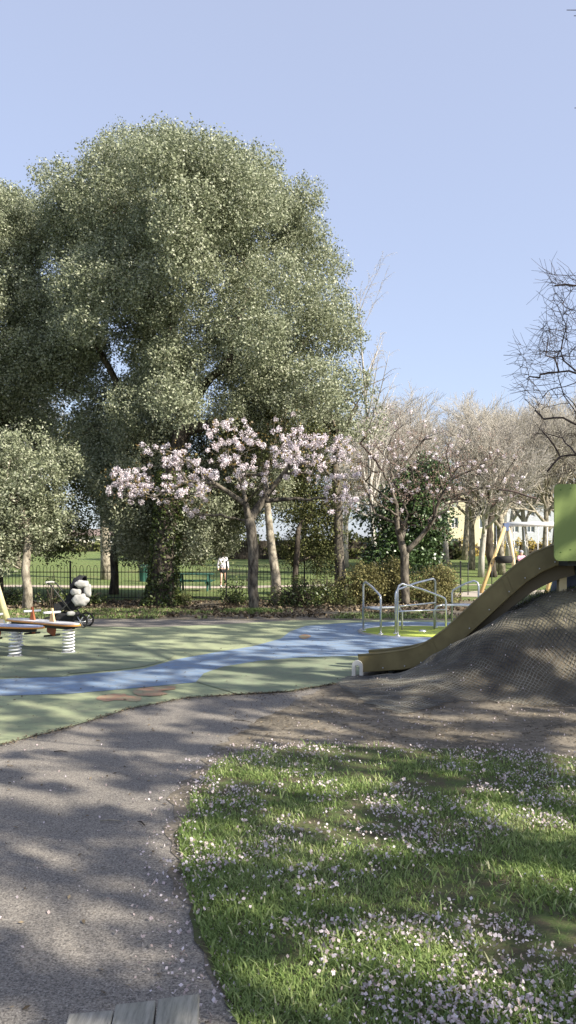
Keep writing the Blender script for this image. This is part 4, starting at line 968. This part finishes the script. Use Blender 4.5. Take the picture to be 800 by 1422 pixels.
# pushchair --------------------------------------------------------------------------
def pushchair():
    c = P(97, 0, 17.4); x, y = c.x, 17.4
    t = empty('pushchair', (x, y, 0), 'black pushchair with grey bags and blankets hung on its hood', 'pushchair')
    bk = M['black_cloth']
    # frame
    f = MB()
    for s in (-.24, .24):
        f.tube([(x-.42, y+s, .98), (x-.36, y+s, .95), (x+.28, y+s, .14)], .016, 8); f.tube([(x-.38, y+s, .16), (x+.12, y+s, .62)], .015, 8)
        f.tube([(x-.38, y+s, .14), (x+.28, y+s, .14)], .014, 8)
    f.tube([(x-.38, y-.24, .15), (x-.38, y+.24, .15)], .018, 8); f.tube([(x+.28, y-.24, .14), (x+.28, y+.24, .14)], .018, 8)
    f.build('frame', M['black_metal'], t)
    MB().tube([(x-.42, y-.24, .98), (x-.46, y-.2, .99), (x-.46, y+.2, .99), (x-.42, y+.24, .98)], .024, 8).build('handle', M['grey_cloth'], t)
    # seat shell with backrest
    s = MB()
    for oy in (-.2, .2): s.prism([(x-.3, y+oy, .42), (x+.1, y+oy, .36), (x+.3, y+oy, .5), (x+.26, y+oy, .95), (x+.1, y+oy, .9), (x-.05, y+oy, .6), (x-.3, y+oy, .52)], 0, (0, .03, 0))
    s.box((x-.1, y, .42), (.42, .42, .06), 0, 0, -.1).box((x+.17, y, .66), (.06, .42, .56), 0, 0, .2)
    s.build('seat', bk, t, bevel=.015)
    h = MB(); n = 9; v = []
    for i in range(n):
        a = math.radians(-15+125*i/(n-1)); r = .3-.02*(i % 2)
        for j in range(9):
            b = math.pi*(j/8); v.append((x+.16-r*math.cos(a)*.75*(.55+.45*math.sin(b))+.1, y-.25*math.cos(b), .72+r*math.sin(a)*(.5+.5*math.sin(b))+.12))
    fc = [(i*9+j, i*9+j+1, (i+1)*9+j+1, (i+1)*9+j) for i in range(n-1) for j in range(8)]
    ho = h.add(v, fc).build('hood', bk, t); sm = ho.modifiers.new('s', 'SOLIDIFY'); sm.thickness = .02
    MB().box((x-.08, y, .24), (.5, .4, .18)).build('basket', bk, t, bevel=.04)
    for wx, r in ((-.38, .12), (.3, .15)):
        for s_ in (-.27, .27):
            w = MB(); pts = [(x+wx+r*math.cos(a), y+s_, r+.0+r*math.sin(a)) for a in np.linspace(0, 2*math.pi, 19)]
            wo = w.tube(pts, .022, 8, cap=False).build('wheel', M['rubber'], t)
            q = MB()
            for a in np.linspace(0, math.pi, 4)[:3]: q.tube([(x+wx-r*math.cos(a), y+s_, r-r*math.sin(a)), (x+wx+r*math.cos(a), y+s_, r+r*math.sin(a))], .009, 5)
            q.build('spokes', M['steel'], wo)
    # soft grey bags and blankets
    lab = ['pale grey blanket bundled on top of the pushchair hood', 'pale grey cloth hanging at the left of the pushchair hood', 'pale grey bag hanging lowest behind the pushchair hood', 'small grey cloth at the right side of the pushchair hood', 'white cloth folded in the pushchair basket']
    for i, (px_, py_, r) in enumerate([(114, 811, (.15, .08, .08)), (106, 822, (.12, .07, .07)), (112, 833, (.17, .08, .13)), (122, 820, (.08, .06, .13)), (99, 852, (.08, .07, .05))]):
        q = P(px_, py_, 17.12); m = MB().ball(q, r, 16, 12); V = m.v[0]; d = V-np.array(q); d = np.sign(d)*np.abs(d/np.array(r))**.75*np.array(r)
        k = 1+.16*np.sin(d[:, 0]*38+i)*np.cos(d[:, 2]*33)+.07*np.sin(d[:, 1]*60+d[:, 0]*50); m.v[0] = np.array(q)+d*k[:, None]
        tag(m.build('cloth_bag', M['grey_cloth']), lab[i], 'cloth bag', 'bags and cloths on the pushchair')
pushchair()

# picnic table, bins --------------------------------------------------------------------
def picnic():
    D = 35; b = P(270, 0, D); x = b.x
    g = plain('picnic_green', (.025, .085, .065), .6, .15)
    t = empty('picnic_table', (x, D, 0), 'dark green picnic table with benches on the lawn left of the person', 'picnic table')
    MB().box((x, D, .74), (1.7, .75, .06)).build('tabletop', g, t, bevel=.01)
    for s in (-.62, .62): MB().box((x, D+s, .44), (1.7, .26, .05)).build('bench', g, t, bevel=.01)
    for s in (-.6, .6): 
        m = MB(); m.prism([(x+s, D-.35, .71), (x+s, D-.15, .71), (x+s, D-.5, 0), (x+s, D-.62, 0)], 0, (.07, 0, 0)); m.prism([(x+s, D+.35, .71), (x+s, D+.15, .71), (x+s, D+.5, 0), (x+s, D+.62, 0)], 0, (.07, 0, 0)); m.box((x+s-.04, D, .38), (.05, 1.5, .09)); m.build('leg', g, t)
    D = 46; b = P(200, 0, D); z = gz(D)
    t = empty('litter_bin', (b.x, D, z), 'round green park bin left of the oak trunk', 'bin')
    MB().lathe((b.x, D, z), [(.26, 0), (.28, .75), (.3, .78), (.3, .82)], 16).build('body', g, t); MB().lathe((b.x, D, z+.86), [(.3, 0), (.27, .1), (.12, .16), (0, .17)], 16).build('lid', g, t); MB().tube([(b.x, D, z+.8), (b.x, D, z+.95)], .03, 6).build('lid_post', g, t)
picnic()

# people -----------------------------------------------------------------------------------
def skin_fig(name, edges, joints, rad, mat, parent, origin, sc=1, sub=2, root=None):
    ks = list(joints); me = bpy.data.meshes.new(name)
    me.from_pydata([tuple(Vector(joints[k])*sc) for k in ks], [(ks.index(a), ks.index(b)) for a, b in edges], [])
    o = bpy.data.objects.new(name, me); C.objects.link(o); o.parent = parent
    o.modifiers.new('skin', 'SKIN'); s = o.modifiers.new('sub', 'SUBSURF'); s.levels = s.render_levels = sub
    if not me.skin_vertices:
        bpy.context.view_layer.objects.active = o
        me.attributes
    sv = me.skin_vertices[0].data if me.skin_vertices else None
    if sv:
        for i, k in enumerate(ks):
            r = rad[k]; r = (r, r) if np.isscalar(r) else r
            sv[i].radius = (r[0]*sc, r[1]*sc); sv[i].use_root = (k == (root or ks[0]))
    me.materials.append(mat); return o
def sk_skin(): return plain('skin', (.62, .42, .32), .6, .05)
def walker():
    D = 39; b = P(310, 0, D); t = empty('person', (b.x, D, 0), 'person in a pale patterned top and black shorts walking on the lawn', 'person'); t.rotation_euler = (0, 0, .25)
    J = dict(pel=(0, 0, .92), wai=(0, 0, 1.08), che=(0, .01, 1.3), nec=(0, .0, 1.47), nk2=(0, -.01, 1.53), hed=(0, -.015, 1.60), crn=(0, -.01, 1.70),
             shl=(-.17, 0, 1.41), ell=(-.24, .03, 1.14), wrl=(-.25, -.06, .92), hal=(-.25, -.08, .83), shr=(.17, 0, 1.41), elr=(.23, .04, 1.14), wrr=(.25, .0, .92), har=(.25, -.01, .83),
             hil=(-.09, 0, .88), knl=(-.11, -.10, .50), anl=(-.11, .03, .09), tol=(-.12, -.1, .035), hir=(.09, 0, .88), knr=(.12, -.02, .49), anr=(.14, .16, .10), tor=(.15, .05, .035))
    Ee = [('pel', 'wai'), ('wai', 'che'), ('che', 'nec'), ('nec', 'nk2'), ('nk2', 'hed'), ('hed', 'crn'), ('che', 'shl'), ('shl', 'ell'), ('ell', 'wrl'), ('wrl', 'hal'), ('che', 'shr'), ('shr', 'elr'), ('elr', 'wrr'), ('wrr', 'har'), ('pel', 'hil'), ('hil', 'knl'), ('knl', 'anl'), ('anl', 'tol'), ('pel', 'hir'), ('hir', 'knr'), ('knr', 'anr'), ('anr', 'tor')]
    R = dict(pel=(.14, .1), wai=(.12, .09), che=(.14, .1), nec=.055, nk2=.05, hed=(.078, .09), crn=(.06, .07), shl=.058, ell=.042, wrl=.03, hal=.035, shr=.058, elr=.042, wrr=.03, har=.035, hil=.085, knl=.055, anl=.035, tol=.035, hir=.085, knr=.055, anr=.035, tor=.035)
    body = skin_fig('body', Ee, J, R, sk_skin(), t, None)
    top = plain('pale_top', (.62, .6, .66), .9, .35, 22)
    K = ['wai', 'che', 'shl', 'ell', 'wrl', 'shr', 'elr', 'wrr', 'nec', 'hem']; J2 = dict(J, hem=(0, 0, .86)); R2 = dict(wai=(.165, .125), che=(.17, .135), nec=.07, hem=(.175, .14), shl=.078, ell=.062, wrl=.046, shr=.078, elr=.062, wrr=.046)
    skin_fig('top', [('wai', 'che'), ('wai', 'hem'), ('che', 'nec'), ('che', 'shl'), ('shl', 'ell'), ('ell', 'wrl'), ('che', 'shr'), ('shr', 'elr'), ('elr', 'wrr')], {k: J2[k] for k in K}, R2, top, t, None, root='che')
    J3 = dict(pel=(0, 0, .86), a=(-.10, -.02, .80), b=(-.11, -.06, .68), c=(.10, 0, .80), d=(.115, -.01, .68))
    skin_fig('shorts', [('pel', 'a'), ('a', 'b'), ('pel', 'c'), ('c', 'd')], J3, dict(pel=(.155, .12), a=.11, b=.105, c=.11, d=.105), M['black_cloth'], t, None)
    MB().ball((0, .012, 1.655), (.088, .10, .09), 14, 9).build('hair', plain('hair_brown', (.16, .09, .05), .8), t, local=True)
    for s in (-.12, .15): MB().ball((s, -.05 if s < 0 else .1, .045), (.05, .13, .045), 10, 6).build('shoe', M['white_paint'], t, local=True)
walker()
def child():
    D = 33.4; c = P(724, 783, D); t = empty('person', c, 'small child in a pink suit and grey hat sitting in the cradle swing', 'person')
    J = dict(pel=(0, 0, 0), che=(0, .02, .2), nec=(0, .01, .33), nk2=(0, 0, .37), hed=(0, -.01, .45), crn=(0, 0, .52), shl=(-.12, 0, .3), ell=(-.17, -.1, .17), hal=(-.18, -.22, .22), shr=(.12, 0, .3), elr=(.17, -.1, .17), har=(.2, -.22, .22), hil=(-.07, -.03, 0), knl=(-.09, -.22, .0), anl=(-.1, -.26, -.24), tol=(-.1, -.36, -.27), hir=(.07, -.03, 0), knr=(.09, -.22, 0), anr=(.1, -.26, -.24), tor=(.1, -.36, -.27))
    Ee = [('pel', 'che'), ('che', 'nec'), ('nec', 'nk2'), ('nk2', 'hed'), ('hed', 'crn'), ('che', 'shl'), ('shl', 'ell'), ('ell', 'hal'), ('che', 'shr'), ('shr', 'elr'), ('elr', 'har'), ('pel', 'hil'), ('hil', 'knl'), ('knl', 'anl'), ('anl', 'tol'), ('pel', 'hir'), ('hir', 'knr'), ('knr', 'anr'), ('anr', 'tor')]
    R = dict(pel=(.11, .09), che=(.11, .09), nec=.045, nk2=.045, hed=.085, crn=.065, shl=.05, ell=.04, hal=.03, shr=.05, elr=.04, har=.03, hil=.065, knl=.05, anl=.035, tol=.03, hir=.065, knr=.05, anr=.035, tor=.03)
    skin_fig('body', Ee, J, R, sk_skin(), t, None)
    pink = plain('pink_cloth', (.72, .36, .46), .9, .1)
    K = ['pel', 'che', 'shl', 'ell', 'shr', 'elr', 'hil', 'knl', 'anl', 'hir', 'knr', 'anr']
    skin_fig('suit', [e for e in Ee if e[0] in K and e[1] in K], {k: J[k] for k in K}, {k: (tuple(x*1.25 for x in R[k]) if not np.isscalar(R[k]) else R[k]*1.3) for k in K}, pink, t, None)
    MB().ball((0, .02, .50), (.098, .10, .085), 12, 8).build('hat', plain('hat_grey', (.3, .3, .36), .9), t, local=True)
child()

# timber platform at the bottom edge ---------------------------------------------------------
def planks():
    t = empty('timber_platform', (-.5, 2.3, 0), 'weathered grey timber platform of three boards at the bottom edge', 'platform')
    m = NM('grey_plank', .85, .2); n = m.noise(5, 8, .7, mp=(9, .9, 9)); k = m.noise(3, 4)
    c = m.ramp(n, [(.3, (.12, .115, .10)), (.55, (.30, .285, .25)), (.75, (.42, .40, .35))]); c = m.mix(m.ramp(k, [(.5, (0, 0, 0)), (.8, (.5, .5, .5))]), c, (.16, .17, .12)); m.col(c); m.bump(n, .7, .006)
    zt = .13
    for pts in ([(96, 1407), (158, 1402)], [(161, 1394), (217, 1388)], [(220, 1386), (277, 1379)]):
        q = [P(x, y, (EYE-zt)*F/(y-HZ)) for x, y in pts]; a, b = q; d = (b-a).normalized(); bk = Vector((d.y, -d.x, 0)) if d.x > 0 else Vector((-d.y, d.x, 0))
        bk = Vector((.09, -1, 0)).normalized()
        L = 1.4; pl = [a, b, b+bk*L, a+bk*L]; pl = [Vector((p.x, p.y, zt)) for p in pl]
        MB().prism(pl, 0, (0, 0, -.042)).build('plank', m.m, t, bevel=.005)
    for y in (2.18, 1.3): MB().box((-.49, y, .045), (.46, .09, .085)).build('bearer', m.m, t, bevel=.004)
planks()

# ------------------------------------------------------------------ light, sky, camera
EL = math.radians(35); AZ = math.radians(57)        # sun behind the camera, to the right
to_sun = Vector((math.sin(AZ)*math.cos(EL), -math.cos(AZ)*math.cos(EL), math.sin(EL)))
sd = bpy.data.lights.new('sun', 'SUN'); sd.energy = 5.0; sd.angle = math.radians(.45); sd.color = (1, .93, .80)
so = bpy.data.objects.new('sun', sd); C.objects.link(so); so.rotation_euler = (-to_sun).to_track_quat('-Z', 'Y').to_euler()
w = bpy.data.worlds.new('World'); bpy.context.scene.world = w; w.use_nodes = True
nt = w.node_tree; bg = nt.nodes['Background']; sk = nt.nodes.new('ShaderNodeTexSky'); sk.sky_type = 'NISHITA'; sk.sun_disc = False
sk.sun_elevation = EL; sk.sun_rotation = math.atan2(to_sun.x, to_sun.y); sk.air_density = 1.0; sk.dust_density = 1.5; sk.ozone_density = 2.5
mx = nt.nodes.new('ShaderNodeMix'); mx.data_type = 'RGBA'; mx.inputs[0].default_value = .65; mx.inputs[7].default_value = (1.89, 2.0, 2.55, 1)
nt.links.new(sk.outputs[0], mx.inputs[6]); nt.links.new(mx.outputs[2], bg.inputs['Color']); bg.inputs['Strength'].default_value = .15
cd = bpy.data.cameras.new('camera'); co = bpy.data.objects.new('camera', cd); C.objects.link(co); bpy.context.scene.camera = co
co.location = (0, 0, EYE); co.rotation_euler = (math.pi/2, 0, 0); cd.sensor_fit = 'VERTICAL'; cd.sensor_height = 36; cd.sensor_width = 36
cd.lens = 36*F/1422; cd.shift_y = -(HZ-711)/1422*-1; cd.clip_start = .05; cd.clip_end = 3000
sc = bpy.context.scene; sc.view_settings.view_transform = 'Standard'; sc.view_settings.look = 'None'; sc.view_settings.exposure = 1.1; sc.view_settings.gamma = 1
sc.render.resolution_x = 576; sc.render.resolution_y = 1024
